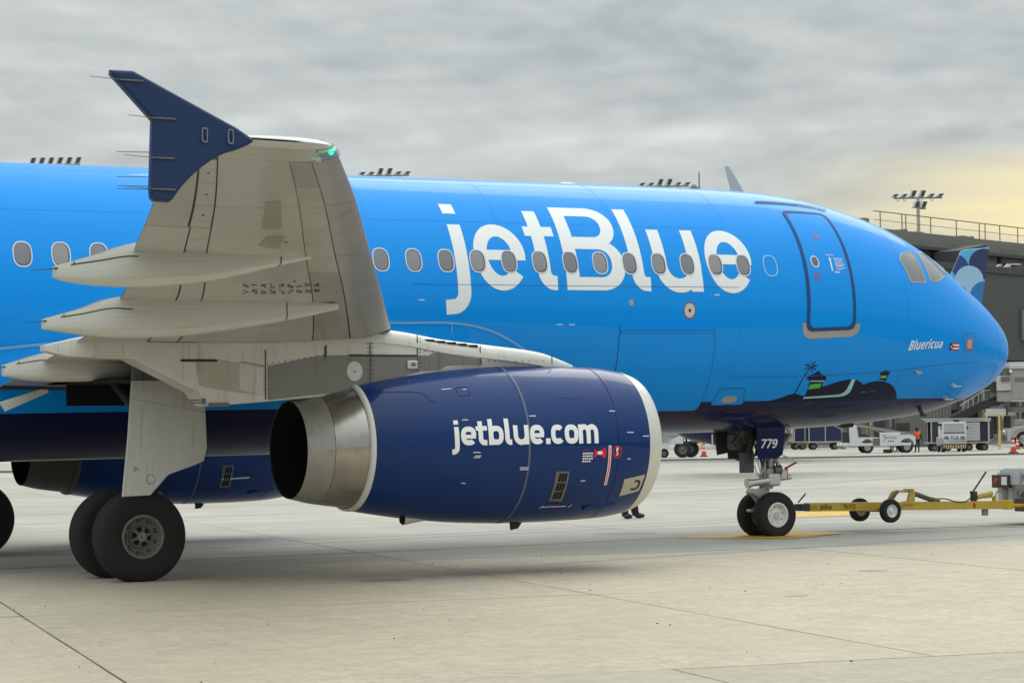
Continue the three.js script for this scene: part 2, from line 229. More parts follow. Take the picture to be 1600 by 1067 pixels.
const M = {
  blue: paint([0, 0.31, 0.91], { clearcoat: 0.30, clearcoatRoughness: 0.05, specularIntensity: 0.2 }), blueDoor: paint([0, 0.312, 0.914], { clearcoat: 0.30, clearcoatRoughness: 0.05, specularIntensity: 0.2 }), navy: paint([0.002, 0.010, 0.07], { roughness: 0.4, clearcoat: 0.33, specularIntensity: 0.3, clearcoatRoughness: 0.05 }), navyLow: paint([0.001, 0.004, 0.055], { clearcoat: 0.35, specularIntensity: 0.3 }),
  engine: paint([0, 0.03, 0.15], { roughness: 0.35, clearcoat: 0.42, clearcoatRoughness: 0.05, specularIntensity: 0.25 }), fence: paint([0.012, 0.036, 0.115], { clearcoat: 0.3, clearcoatRoughness: 0.25, specularIntensity: 0.5 }),
  seal: mat([0.006, 0.05, 0.20], 0.55), frame: mat([0.66, 0.72, 0.80], 0.35, { metalness: 0.1 }), windowPane: new THREE.MeshPhysicalMaterial({ color: tone([0.075, 0.075, 0.085]), roughness: 0.25, clearcoat: 1, clearcoatRoughness: 0.03, side: THREE.DoubleSide }),
  shades: [[0.27, 0.27, 0.285], [0.24, 0.24, 0.255], [0.30, 0.295, 0.30], [0.22, 0.22, 0.24]].map((c) => mat(c, 0.5)), ledge: mat([0.45, 0.44, 0.41], 0.4, { metalness: 0.5 }), steel: mat([0.55, 0.54, 0.52], 0.32, { metalness: 0.9 }), alu: mat([0.62, 0.62, 0.61], 0.35, { metalness: 0.7 }),
  white: paint([0.68, 0.69, 0.67], { roughness: 0.4, clearcoat: 0.3, clearcoatRoughness: 0.2 }), black: mat([0.02, 0.02, 0.022], 0.5), soot: mat([0.006, 0.006, 0.006], 0.95), rubber: mat([0.013, 0.014, 0.015], 0.8), rim: mat([0.42, 0.40, 0.36], 0.45, { metalness: 0.5 }), rimWhite: mat([0.72, 0.72, 0.70], 0.4),
  dark: mat([0.035, 0.036, 0.034], 0.6, { metalness: 0.2 }), gunmetal: mat([0.16, 0.16, 0.155], 0.45, { metalness: 0.6 }), red: mat([0.45, 0.015, 0.03], 0.5), yellow: mat([0.62, 0.40, 0.03], 0.5),
  glass: new THREE.MeshPhysicalMaterial({ color: 0xffffff, transmission: 1, thickness: 0, roughness: 0.03, ior: 1.5, side: THREE.DoubleSide }),
};
const plane = thing('airliner', 'large bright blue jet airliner with navy belly and engines, under tow across the foreground', 'airliner');
{
  // fuselage skin: stations dense at the nose
  const xs = []; for (let i = 0; i <= 46; i++) xs.push(SH - 3 * (i / 46) ** 2); for (let x = -3.2; x > -37.2; x -= x > -12 ? 0.3 : 0.75) xs.push(x);
  const n = xs.length - 1, X = (t) => xs[Math.round(t * n)];
  Object.assign(M.blue, { bumpMap: wavy, bumpScale: 0.004 }); const lapM = mat([0.0, 0.288, 0.865], 0.5); for (const x of [-3.35, -6.86, -8.95, -11.05, -13.2, -18.6, -20.8]) part('skin_lap', ribbon((u, v, o) => FS(u, v, o), [[x, -1.55], [x, -0.6], [x, 0.5], [x, 1.6], [x, 2.8]], 0.007, 0.0022, 60), lapM, plane); for (const a of [1.30, 2.35, -0.72]) part('skin_lap', ribbon((u, v, o) => FS(u, v, o), [[-23, a], [-14, a], [-6.9, a]], 0.006, 0.0020, 90), lapM, plane);
  part('fuselage', mesh(n, 96, (s, t) => { const x = X(t), b = thPaint(x); return FSt(x, lerp(b, PI - b, s)); }, (s, t) => [X(t), s * 8]), M.blue, plane);
  part('belly', mesh(n, 64, (s, t) => { const x = X(t), b = thPaint(x); return FSt(x, lerp(PI - b, 2 * PI + b, s)); }), M.navy, plane);
  // wing-to-body fairing
  const eu = pch([-24, -22, -18.8, -18.1, -16, -13.0, -12.1, -11.67, -11.34, -10.96, -10.4], [-1.9, -1.2, -0.68, -0.609, -0.42, -0.318, -0.316, -0.361, -0.446, -0.611, -1.1]);
  const amp = (x) => smooth(-10.4, -13.5, x) * smooth(-24.5, -20, x);
  const fair = (x, th) => { const e = eu(x) / 2.01, k = clamp((e - th) / (e + PI / 2), 0, 1); return 0.006 + amp(x) * (0.10 * smooth(0, 0.16, k) + 0.06 * smooth(0.15, 0.5, k) + 0.05 * Math.sin(PI * smooth(0.1, 0.9, k))); };
  for (const side of [1, -1]) {
    const pt = (x, th) => { const p = FSt(x, th, fair(x, th)); p.z *= side; return p; };
    const fairLine = (x) => { let lo = -PI / 2, hi = eu(x) / 2.01; for (let i = 0; i < 30; i++) { const m = (lo + hi) / 2; if (pt(x, m).y - shear(x) > 2.215) hi = m; else lo = m; } return hi; };
    part('body_fairing', mesh(60, 24, (s, t) => { const x = lerp(-10.42, -24, t), e = eu(x) / 2.01, b = fairLine(x); return pt(x, lerp(e, b, s)); }), M.blue, plane);
    part('belly_fairing', mesh(60, 24, (s, t) => { const x = lerp(-10.42, -24, t), b = fairLine(x); return pt(x, lerp(b, -PI / 2, s)); }), M.navyLow, plane);
  }
  const edgeMat = mat([0.16, 0.45, 0.80], 0.4);
  for (const q of [ribbon(FS, [[-13.4, -0.30], [-12.9, -0.312], [-12.1, -0.310], [-11.67, -0.355], [-11.34, -0.44], [-10.96, -0.605], [-10.7, -0.75]], 0.035, 0.016, 60), ribbon(FS, [[-12.06, -0.31], [-12.02, -0.55]], 0.02, 0.02, 6), ribbon(FS, [[-19.3, -0.74], [-18.79, -0.67], [-18.09, -0.60], [-17.5, -0.55]], 0.04, 0.016, 20)]) part('fairing_seal', q, edgeMat, plane);
  // cabin windows
  for (let k = 1; k < 44; k++) {
    const cx = -6.225 - 0.5334 * k, ca = 0.628 - 0.0014 * k, o = oval(cx, ca, 0.136, 0.184, 32, 2.6), i = oval(cx, ca, 0.120, 0.166, 32, 2.6);
    const w = part('cabin_window', patch(FS, i, 0.003, 0), M.windowPane, plane);
    part('frame', ringOn(FS, o, i, 0.008, 0.009), M.frame, w);
    const sh = part('shade', patch(FS, oval(cx - 0.006, ca + 0.006 + 0.006 * ((k * 7) % 3 - 1), 0.104, 0.150, 26, 2.7), 0.0045, 0, 2), M.shades[(k * 5) % 4], w); sh.castShadow = false;
  }
  part('window_plug', ringOn(FS, oval(-6.225, 0.632, 0.136, 0.182, 28, 2.7), oval(-6.225, 0.632, 0.120, 0.166, 28, 2.7), 0.006, 0.006), mat([0.42, 0.62, 0.82], 0.4), plane);
  // passenger door
  const dOut = rounded([[-4.545, 1.95], [-5.525, 1.845], [-5.575, -0.43], [-4.555, -0.365]], 0.15), dIn = grow(dOut, -0.062);
  const door = part('passenger_door', patch(FS, dIn, 0.006, 0.008, 24), M.blueDoor, plane);
  part('seal', ringOn(FS, dOut, dIn, 0.011, 0.012), M.seal, door);
  const pw = part('porthole', patch(FS, oval(-5.305, 0.74, 0.068, 0.088, 24), 0.008, 0), M.windowPane, door);
  part('porthole_frame', ringOn(FS, oval(-5.305, 0.74, 0.086, 0.108, 24), oval(-5.305, 0.74, 0.066, 0.086, 24), 0.014, 0.012), M.frame, door);
  part('kick_plate', patch(FS, rounded([[-5.66, -0.27], [-5.62, -0.47], [-5.5, -0.545], [-4.62, -0.485], [-4.47, -0.40], [-4.44, -0.24], [-4.6, -0.30], [-5.5, -0.36]].slice(0, 8), 0.03, 2).map((p) => p), 0.0035, 0.004, 6), M.ledge, plane);
  part('rain_gutter', [0, 1].map((k) => ribbon((u, v, o) => FS(u, v, o), [[-5.9, 2.075 + 0.0], [-5.3, 2.13], [-4.8, 2.165], [-4.38, 2.15]], k ? 0.02 : 0.05, k ? 0.028 : 0.012, 24)), M.seal, plane);
  print('door_placard', FS, -5.45, -4.62, 0.30, 1.35, 420, (x) => {
    const r = rng(5); x.fillStyle = '#d9566a'; x.fillRect(-5.17, 1.235, 0.13, 0.03); x.fillRect(-5.13, 1.21, 0.09, 0.03);
    x.fillStyle = '#e8eef2'; x.beginPath(); x.moveTo(-4.985, 0.60); x.lineTo(-4.955, 0.60); x.lineTo(-4.955, 0.80); x.lineTo(-4.94, 0.80); x.lineTo(-4.97, 0.86); x.lineTo(-5.0, 0.80); x.lineTo(-4.985, 0.80); x.fill();
    x.fillRect(-5.03, 0.885, 0.1, 0.012); x.fillRect(-4.92, 0.885, 0.05, 0.012); x.fillRect(-4.93, 0.575, 0.11, 0.02);
    for (let i = 0; i < 9; i++) { let q = -4.885; const e = q + 0.2 - (i % 3) * 0.03 - (i === 8 ? 0.06 : 0); while (q < e) { const w = 0.012 + r() * 0.02; x.fillRect(q, 0.83 - i * 0.026, w, i === 0 || i === 5 ? 0.017 : 0.011); q += w + 0.006; } }
    x.fillStyle = '#a0507e'; for (let i = 0; i < 5; i++) x.fillRect(-5.395 + (i % 2) * 0.01, 0.54 - i * 0.032, 0.15 - (i % 3) * 0.02, 0.012);
  }, plane, 0.010, 12, 16);
  // forward hold door
  const cO = rounded([[-7.345, -0.42], [-7.20, -1.93], [-9.0, -1.93], [-9.135, -0.42]].map(([u, v]) => [u, v]), 0.10), hold = part('cargo_door', patch(FS, grow(cO, -0.012), 0.006, 0.006, 24), M.blueDoor, plane);
  part('door_gap', ringOn(FS, cO, grow(cO, -0.014), 0.004, 0.001), M.seal, hold);
  part('hinge_cover', patch(FS, rounded([[-7.35, -0.30], [-7.35, -0.45], [-9.13, -0.45], [-9.13, -0.30]], 0.07), 0.016, 0.018, 8), M.blue, hold);
  part('hinge', plate(FS, [[-9.12, -0.40], [-7.36, -0.40], [-7.36, -0.36], [-9.12, -0.36]], 12, 1, 0.03, 0.016), M.blueDoor, hold);
  const hp = rounded([[-6.50, -1.42], [-6.36, -1.80], [-7.02, -1.80], [-6.98, -1.42]], 0.06); part('access_panel', patch(FS, grow(hp, -0.012), 0.004, 0.005), M.blue, plane); part('panel_gap', ringOn(FS, hp, grow(hp, -0.012), 0.002, 0.001), M.seal, plane);
  part('panel_latch', patch(FS, oval(-6.70, -1.665, 0.15, 0.075, 20, 2.6), 0.007, 0.006), mat([0.42, 0.38, 0.33], 0.5), plane);
  part('static_port', patch(FS, oval(-7.852, -0.106, 0.098, 0.115, 28), 0.004, 0.004), mat([0.62, 0.61, 0.58], 0.4), plane);
  part('static_port_ring', ringOn(FS, oval(-7.852, -0.106, 0.115, 0.132, 28), oval(-7.852, -0.106, 0.098, 0.113, 28), 0.0045, 0.004), mat([0.32, 0.05, 0.13], 0.5), plane);
  part('static_port_hole', patch(FS, oval(-7.852, -0.106, 0.024, 0.028, 14), 0.006, 0.002), M.black, plane);
  part('sensor_plate', patch(FS, oval(-8.93, 0.005, 0.045, 0.052, 18), 0.006, 0.006), M.steel, plane);
  part('skin_seam', [ribbon(FS, [[-12.7, 0.25], [-9.5, 0.253], [-6.9, 0.262]], 0.008, 0.004, 60), ribbon(FS, [[-6.9, -1.21], [-5.2, -1.19], [-3.4, -1.06], [-1.5, -0.72]], 0.010, 0.004, 60)], mat([0.01, 0.16, 0.50], 0.5), plane);
  // cockpit glazing
  const cockpit = (pts, side) => { const f = (u, v, o) => { const p = FS(u, v, o); p.z *= side; return p; }; const o = rounded(pts, 0.05, 3), w = part('cockpit_window', patch(f, grow(o, -0.022), 0.004, 0.002, 6), M.cockpitGlass, plane); part('frame', ringOn(f, o, grow(o, -0.022), 0.009, 0.009), M.cockpitFrame || (M.cockpitFrame = mat([0.42, 0.45, 0.48], 0.4)), w); };
  M.cockpitGlass = new THREE.MeshPhysicalMaterial({ color: tone([0.14, 0.145, 0.14]), roughness: 0.12, clearcoat: 1, clearcoatRoughness: 0.02, side: THREE.DoubleSide });
  for (const side of [1, -1]) { cockpit([[-3.18, 1.344], [-2.79, 1.56], [-2.80, 0.76], [-3.20, 0.655], [-3.32, 1.139]], side); cockpit([[-2.665, 1.625], [-2.37, 1.86], [-2.06, 1.33], [-2.45, 0.93], [-2.665, 0.855]], side); cockpit([[-2.28, 1.98], [-1.90, 3.02], [-1.50, 2.9], [-1.98, 1.42]], side); }
  // nose details
  const hat = part('avionics_hatch', patch(FS, [[-1.60, 0.05], [-1.86, -0.76], [-2.0, -0.80], [-1.955, -0.07]], 0.004, 0.004, 4), M.blueDoor, plane);
  part('hatch_marking', ringOn(FS, rounded([[-1.58, 0.06], [-1.955, -0.06], [-1.87, -0.56], [-1.55, -0.40]], 0.03, 2), grow(rounded([[-1.58, 0.06], [-1.955, -0.06], [-1.87, -0.56], [-1.55, -0.40]], 0.03, 2), -0.008), 0.006, 0.003), mat([0.25, 0.12, 0.32], 0.5), plane);
  part('data_plate', patch(FS, rounded([[-1.69, -0.145], [-1.83, -0.19], [-1.825, -0.42], [-1.69, -0.385]], 0.03, 2), 0.008, 0.008, 2), mat([0.55, 0.52, 0.46], 0.4, { metalness: 0.4 }), plane);
  part('plate_border', ringOn(FS, rounded([[-1.66, -0.115], [-1.855, -0.17], [-1.85, -0.46], [-1.66, -0.415]], 0.03, 2), grow(rounded([[-1.66, -0.115], [-1.855, -0.17], [-1.85, -0.46], [-1.66, -0.415]], 0.03, 2), -0.028), 0.007, 0.004), mat([0.45, 0.06, 0.12], 0.5), plane);
  part('radome_seam', [ribbon((u, v, o) => FSt(u, v / 2.01, o), [[-0.75, -3.0], [-0.75, -1.5], [-0.75, 0], [-0.75, 1.5], [-0.75, 3.0]], 0.008, 0.003, 60)], mat([0.01, 0.18, 0.55], 0.5), plane);
  const vane = FS(-2.98, -1.10, 0.0); part('angle_vane', [rod(vane, [vane.x, vane.y - 0.02, vane.z + 0.06], 0.03, 0.02), extrude([[-0.11, 0.04], [0.05, 0.015], [0.09, -0.02], [-0.02, -0.02]], -0.006, 0.012).translate(vane.x, vane.y, vane.z + 0.07)], M.steel, plane);
  for (const [u, v] of [[-1.95, -1.37], [-1.95, -1.80]]) { const q = FS(u, v, 0); part('pitot_probe', [beam([q.x, q.y, q.z], [q.x + 0.03, q.y - 0.05, q.z + 0.07], 0.012, 0.06), rod([q.x - 0.03, q.y - 0.055, q.z + 0.075], [q.x + 0.16, q.y - 0.05, q.z + 0.07], 0.014, 0.009)], M.alu, plane); }
  const bl = FS(-2.2, -2.28, 0); part('blade_antenna', [extrude([[-0.17, 0.09], [-0.06, 0.06], [0.05, -0.10], [-0.02, -0.12]], -0.012, 0.024, 0.005).translate(bl.x, bl.y, bl.z), box(bl.x + 0.03, bl.y - 0.12, bl.z, 0.13, 0.03, 0.05, 0.01)], M.dark, plane);
  part('drain_stub', extrude([[-0.16, 0.03], [0.16, 0.03], [0.10, -0.05], [-0.12, -0.05]], -0.02, 0.04, 0.005).translate(-3.4, FSt(-3.4, -PI / 2).y, 0.1), M.dark, plane);
  const dm = FSt(-8.9, PI / 2, 0); part('antenna_dome', ballG(dm.x, dm.y - 0.01, 0, 0.11, 1.6, 0.4, 0.7), M.white, plane);
  const d2 = FSt(-10.52, PI / 2, 0); part('antenna_dome', ballG(d2.x, d2.y - 0.02, 0, 0.05, 1.6, 0.5, 0.7), M.white, plane);
  const bk = FSt(-6.43, PI / 2, 0); part('beacon_lamp', [disc(0.07, 0.05).translate(bk.x, bk.y + 0.02, 0), ballG(bk.x, bk.y + 0.04, 0, 0.045, 1, 1.3, 1)], mat([0.35, 0.22, 0.10], 0.3), plane);
  for (const [x, a] of [[-12.55, 0.02], [-10.2, -0.33], [-9.98, -0.33], [-7.33, 0.14]]) part('skin_marking', plate(FS, [[x - 0.05, a - 0.008], [x + 0.05, a - 0.008], [x + 0.05, a + 0.008], [x - 0.05, a + 0.008]], 2, 1, 0.003, 0), mat([0.6, 0.75, 0.85], 0.5), plane);
}

// ---------- lettering of the airliner ----------
const ell = (cx, cy, rx, ry, a0, a1, n = 40) => [...Array(n + 1)].map((_, i) => { const a = lerp(a0, a1, i / n) * PI / 180; return [cx + rx * Math.cos(a), cy + ry * Math.sin(a)]; });
const stroke = (x, pts) => { x.beginPath(); pts.forEach((p, i) => (i ? x.lineTo(...p) : x.moveTo(...p))); x.stroke(); };
{
  print('company_name', FS, -12.32, -6.5, -0.24, 1.74, 350, (x) => {
    x.fillStyle = x.strokeStyle = '#f2f5f4'; x.lineWidth = 0.218; x.lineJoin = 'round';
    x.fillRect(-11.938, 1.452, 0.222, 0.218);                                         // j
    stroke(x, [[-11.827, 1.235], ...ell(-12.02, 0.14, 0.193, 0.215, 0, -80, 16), [-12.14, -0.083]]);
    const e = (o) => { x.lineWidth = 0.222; stroke(x, [[-10.845 + o, 0.70], ...ell(-11.165 + o, 0.711, 0.327, 0.432, 2, 322, 60)]); x.fillRect(-11.45 + o, 0.635, 0.715, 0.165); };
    e(0); e(4.145);
    x.fillRect(-10.652, 1.055, 0.508, 0.178); x.lineWidth = 0.222;                      // t
    stroke(x, [[-10.433, 1.563], ...ell(-10.26, 0.47, 0.172, 0.178, 180, 262, 16), [-10.222, 0.292]]);
    x.beginPath(); x.moveTo(-10.045, 1.673); x.lineTo(-9.42, 1.673); x.bezierCurveTo(-9.18, 1.673, -9.02, 1.50, -9.02, 1.29); x.bezierCurveTo(-9.02, 1.14, -9.08, 1.02, -9.185, 0.955); x.bezierCurveTo(-9.06, 0.88, -8.985, 0.75, -8.985, 0.585); x.bezierCurveTo(-8.985, 0.35, -9.16, 0.187, -9.42, 0.187); x.lineTo(-10.06, 0.187); x.closePath();  // B
    x.moveTo(-9.825, 1.475); x.lineTo(-9.825, 1.06); x.lineTo(-9.45, 1.06); x.bezierCurveTo(-9.33, 1.06, -9.255, 1.15, -9.255, 1.27); x.bezierCurveTo(-9.255, 1.39, -9.33, 1.475, -9.45, 1.475); x.closePath();
    x.moveTo(-9.825, 0.845); x.lineTo(-9.825, 0.39); x.lineTo(-9.43, 0.39); x.bezierCurveTo(-9.29, 0.39, -9.215, 0.49, -9.215, 0.615); x.bezierCurveTo(-9.215, 0.75, -9.29, 0.845, -9.43, 0.845); x.closePath(); x.fill('evenodd');
    stroke(x, [[-8.764, 1.676], ...ell(-8.61, 0.46, 0.154, 0.166, 180, 262, 16), [-8.55, 0.292]]);  // l
    stroke(x, [[-8.318, 1.236], ...ell(-8.0, 0.60, 0.318, 0.322, 180, 360, 40), [-7.686, 1.24]]); x.fillRect(-7.796, 0.183, 0.22, 1.056);  // u
  }, plane, 0.0025, 60, 24, { roughness: 0.35 });
  print('aircraft_name', FS, -3.45, -2.38, -0.74, -0.36, 900, (x) => { x.save(); x.transform(1, 0.165, 0, 1, 0, 0.165 * 3.34); words(x, 'Bluericua', -3.325, -0.665, 0.185, 'italic bold # sans-serif', '#f0f4f4', 'left', 0.70, 0.06); x.restore(); }, plane, 0.005, 12, 6);
  print('flag_decal', FS, -2.32, -2.0, -0.62, -0.28, 900, (x) => { x.save(); x.transform(1, 0.18, 0, 1, 0, 0.18 * 2.29); const u = -2.29, w = 0.245, v = -0.555, h = 0.185; for (let i = 0; i < 5; i++) { x.fillStyle = i % 2 ? '#f2f2f2' : '#b01e2e'; x.fillRect(u, v + h * i / 5, w, h / 5 + 0.002); } x.fillStyle = '#152a5e'; x.beginPath(); x.moveTo(u, v); x.lineTo(u + 0.13, v + h / 2); x.lineTo(u, v + h); x.fill(); x.fillStyle = '#fff'; x.beginPath(); for (let i = 0; i < 10; i++) { const a = PI / 2 + i * PI / 5, r = i % 2 ? 0.012 : 0.03; x.lineTo(u + 0.042 + r * Math.cos(a), v + h / 2 + r * Math.sin(a)); } x.fill(); x.restore(); }, plane, 0.005, 6, 6);
  print('livery_silhouette', FS, -6.1, -2.9, -1.98, -0.9, 500, (x) => {
    x.fillStyle = '#081434';
    const low = -1.765; x.beginPath(); x.moveTo(-6.1, low); x.lineTo(-6.1, -1.76); x.bezierCurveTo(-5.85, -1.74, -5.7, -1.65, -5.63, -1.633); x.bezierCurveTo(-5.5, -1.545, -5.42, -1.55, -5.30, -1.60); x.lineTo(-5.20, -1.62);
    x.lineTo(-5.245, -1.30); x.lineTo(-5.345, -1.24); x.lineTo(-5.31, -1.19); x.bezierCurveTo(-5.25, -1.17, -5.2, -1.15, -5.145, -1.09); x.bezierCurveTo(-5.09, -1.16, -5.0, -1.18, -4.955, -1.20); x.lineTo(-4.915, -1.27); x.lineTo(-4.965, -1.30); x.lineTo(-4.945, -1.42);
    x.bezierCurveTo(-4.8, -1.39, -4.68, -1.29, -4.40, -1.262); x.bezierCurveTo(-4.25, -1.255, -4.15, -1.32, -4.067, -1.385); x.bezierCurveTo(-4.0, -1.33, -3.9, -1.30, -3.75, -1.30); x.bezierCurveTo(-3.5, -1.30, -3.3, -1.45, -3.18, -1.66); x.lineTo(-3.08, -1.82); x.lineTo(-3.08, low); x.fill();
    x.beginPath(); x.moveTo(-3.77, -1.26); x.lineTo(-3.79, -1.14); x.lineTo(-3.83, -1.13); x.lineTo(-3.69, -1.06); x.lineTo(-3.56, -1.12); x.lineTo(-3.60, -1.14); x.lineTo(-3.60, -1.30); x.fill();
    x.lineWidth = 0.022; x.strokeStyle = '#0c1836'; x.beginPath(); x.moveTo(-5.44, -1.58); x.quadraticCurveTo(-5.45, -1.25, -5.33, -1.03); x.stroke();
    for (const a of [15, 60, 110, 155, 200, 250, 300, 340]) { const c = Math.cos(a * PI / 180), s = Math.sin(a * PI / 180); x.beginPath(); x.moveTo(-5.33, -1.03); x.quadraticCurveTo(-5.33 + 0.09 * c - 0.02 * s, -1.03 + 0.09 * s + 0.05, -5.33 + 0.15 * c, -1.03 + 0.13 * s - 0.02); x.quadraticCurveTo(-5.33 + 0.08 * c, -1.03 + 0.07 * s, -5.33, -1.03); x.fill(); }
    x.fillStyle = '#5fc24a'; x.beginPath(); x.moveTo(-5.22, -1.47); x.lineTo(-5.205, -1.365); x.lineTo(-4.985, -1.345); x.lineTo(-4.975, -1.44); x.fill(); x.fillRect(-3.765, -1.235, 0.14, 0.055);
    x.fillStyle = '#a9dcd6'; x.beginPath(); x.moveTo(-5.21, -1.685); x.lineTo(-5.21, -1.645); x.lineTo(-4.52, -1.60); x.quadraticCurveTo(-4.42, -1.585, -4.39, -1.49); x.lineTo(-4.375, -1.262); x.lineTo(-4.30, -1.262); x.lineTo(-4.285, -1.50); x.quadraticCurveTo(-4.29, -1.64, -4.46, -1.65); x.fill(); x.fillRect(-5.24, -1.31, 0.29, 0.022);
    x.fillStyle = '#5b6680'; x.fillRect(-5.1, -1.80, 0.12, 0.012); x.fillRect(-4.05, -1.56, 0.14, 0.018); x.fillRect(-3.85, -1.545, 0.12, 0.014);
  }, plane, 0.0025, 50, 24, { roughness: 0.5, clearcoat: 0.15, clearcoatRoughness: 0.1, specularIntensity: 0.4 });
}

// ---------- wings ----------
const wLEy = pch([1.2, 5.79, 9.5, 12.27, 14.41, 16.9], [2.72, 3.12, 3.45, 3.67, 3.83, 3.87]);
const wTEx = pch([1.2, 6.2, 8.9, 11.75, 14, 16.9], [-18.8, -19.05, -19.52, -20.35, -20.98, -21.90]);
const wTEy = pch([1.2, 6.2, 8.9, 11.75, 14, 16.9], [2.42, 2.98, 3.27, 3.55, 3.72, 3.88]);
const thick = (c) => 5 * (0.2969 * Math.sqrt(c) - 0.126 * c - 0.3516 * c * c + 0.2843 * c ** 3 - 0.1036 * c ** 4);
const wCap = (z) => Math.sqrt(clamp((16.99 - z) / 0.14, 0, 1));
function WS(z, c, off = 0) { // c from 0 at the leading edge to 1 at the trailing edge; negative on top
  const a = Math.abs(c), cap = wCap(z), x0 = -(11.88 + 0.52 * z) - 0.5 * (1 - cap) * 0.5, x1 = wTEx(z), ch = x0 - x1, t = c >= 0 ? -lerp(0.060, 0.048, clamp((z - 5) / 10, 0, 1)) : 0.075;
  const lift = off * (c >= 0 ? -1 : 1) * Math.min(1, a * 12), fwd = off * Math.max(0, 1 - a * 12);
  return V(lerp(x0, x1, a) + fwd, lerp(wLEy(z), wTEy(z), a) + t * ch * thick(a) * cap + lift, z);
}
const streaks = noiseTex(1024, (x, y) => { const s = per(x, y, 8.8, 7, 4), f = fbm(x * 90, y * 7, 3.3, 4), h = per(x, y, 1.7, 30, 3); const v = 0.86 + 0.16 * (s - 0.5) + 0.10 * (h - 0.5) - 0.16 * smooth(0.56, 0.8, f); return [v, v * 0.995, v * 0.975]; });
const wt = (rep) => { const t = streaks.clone(); t.repeat.set(rep, rep); t.needsUpdate = true; return t; };
const wtR = (rep) => { const t = wt(rep); t.rotation = Math.PI / 2; t.updateMatrix(); return t; };
const wMat = (c, r = 0.36, o = {}) => new THREE.MeshPhysicalMaterial({ color: tone(c), roughness: r, map: o.along ? wtR(0.31) : wt(0.31), clearcoat: 0.35, clearcoatRoughness: 0.2, side: THREE.DoubleSide, ...Object.fromEntries(Object.entries(o).filter(([k]) => k !== 'along')) });
Object.assign(M, { wing: wMat([0.50, 0.53, 0.495], 0.36, { along: 1 }), wingB: wMat([0.455, 0.48, 0.455], 0.36, { along: 1 }), wingWarm: wMat([0.55, 0.575, 0.535], 0.28, { along: 1 }), slat: wMat([0.42, 0.425, 0.42], 0.38, { metalness: 0.15 }), slatLight: wMat([0.60, 0.595, 0.54], 0.25, { metalness: 0.2 }), fairing: wMat([0.68, 0.69, 0.645], 0.42), core: mat([0.035, 0.034, 0.03], 0.8), wingTop: wMat([0.55, 0.56, 0.55], 0.35), panelDark: wMat([0.36, 0.355, 0.32], 0.4) });
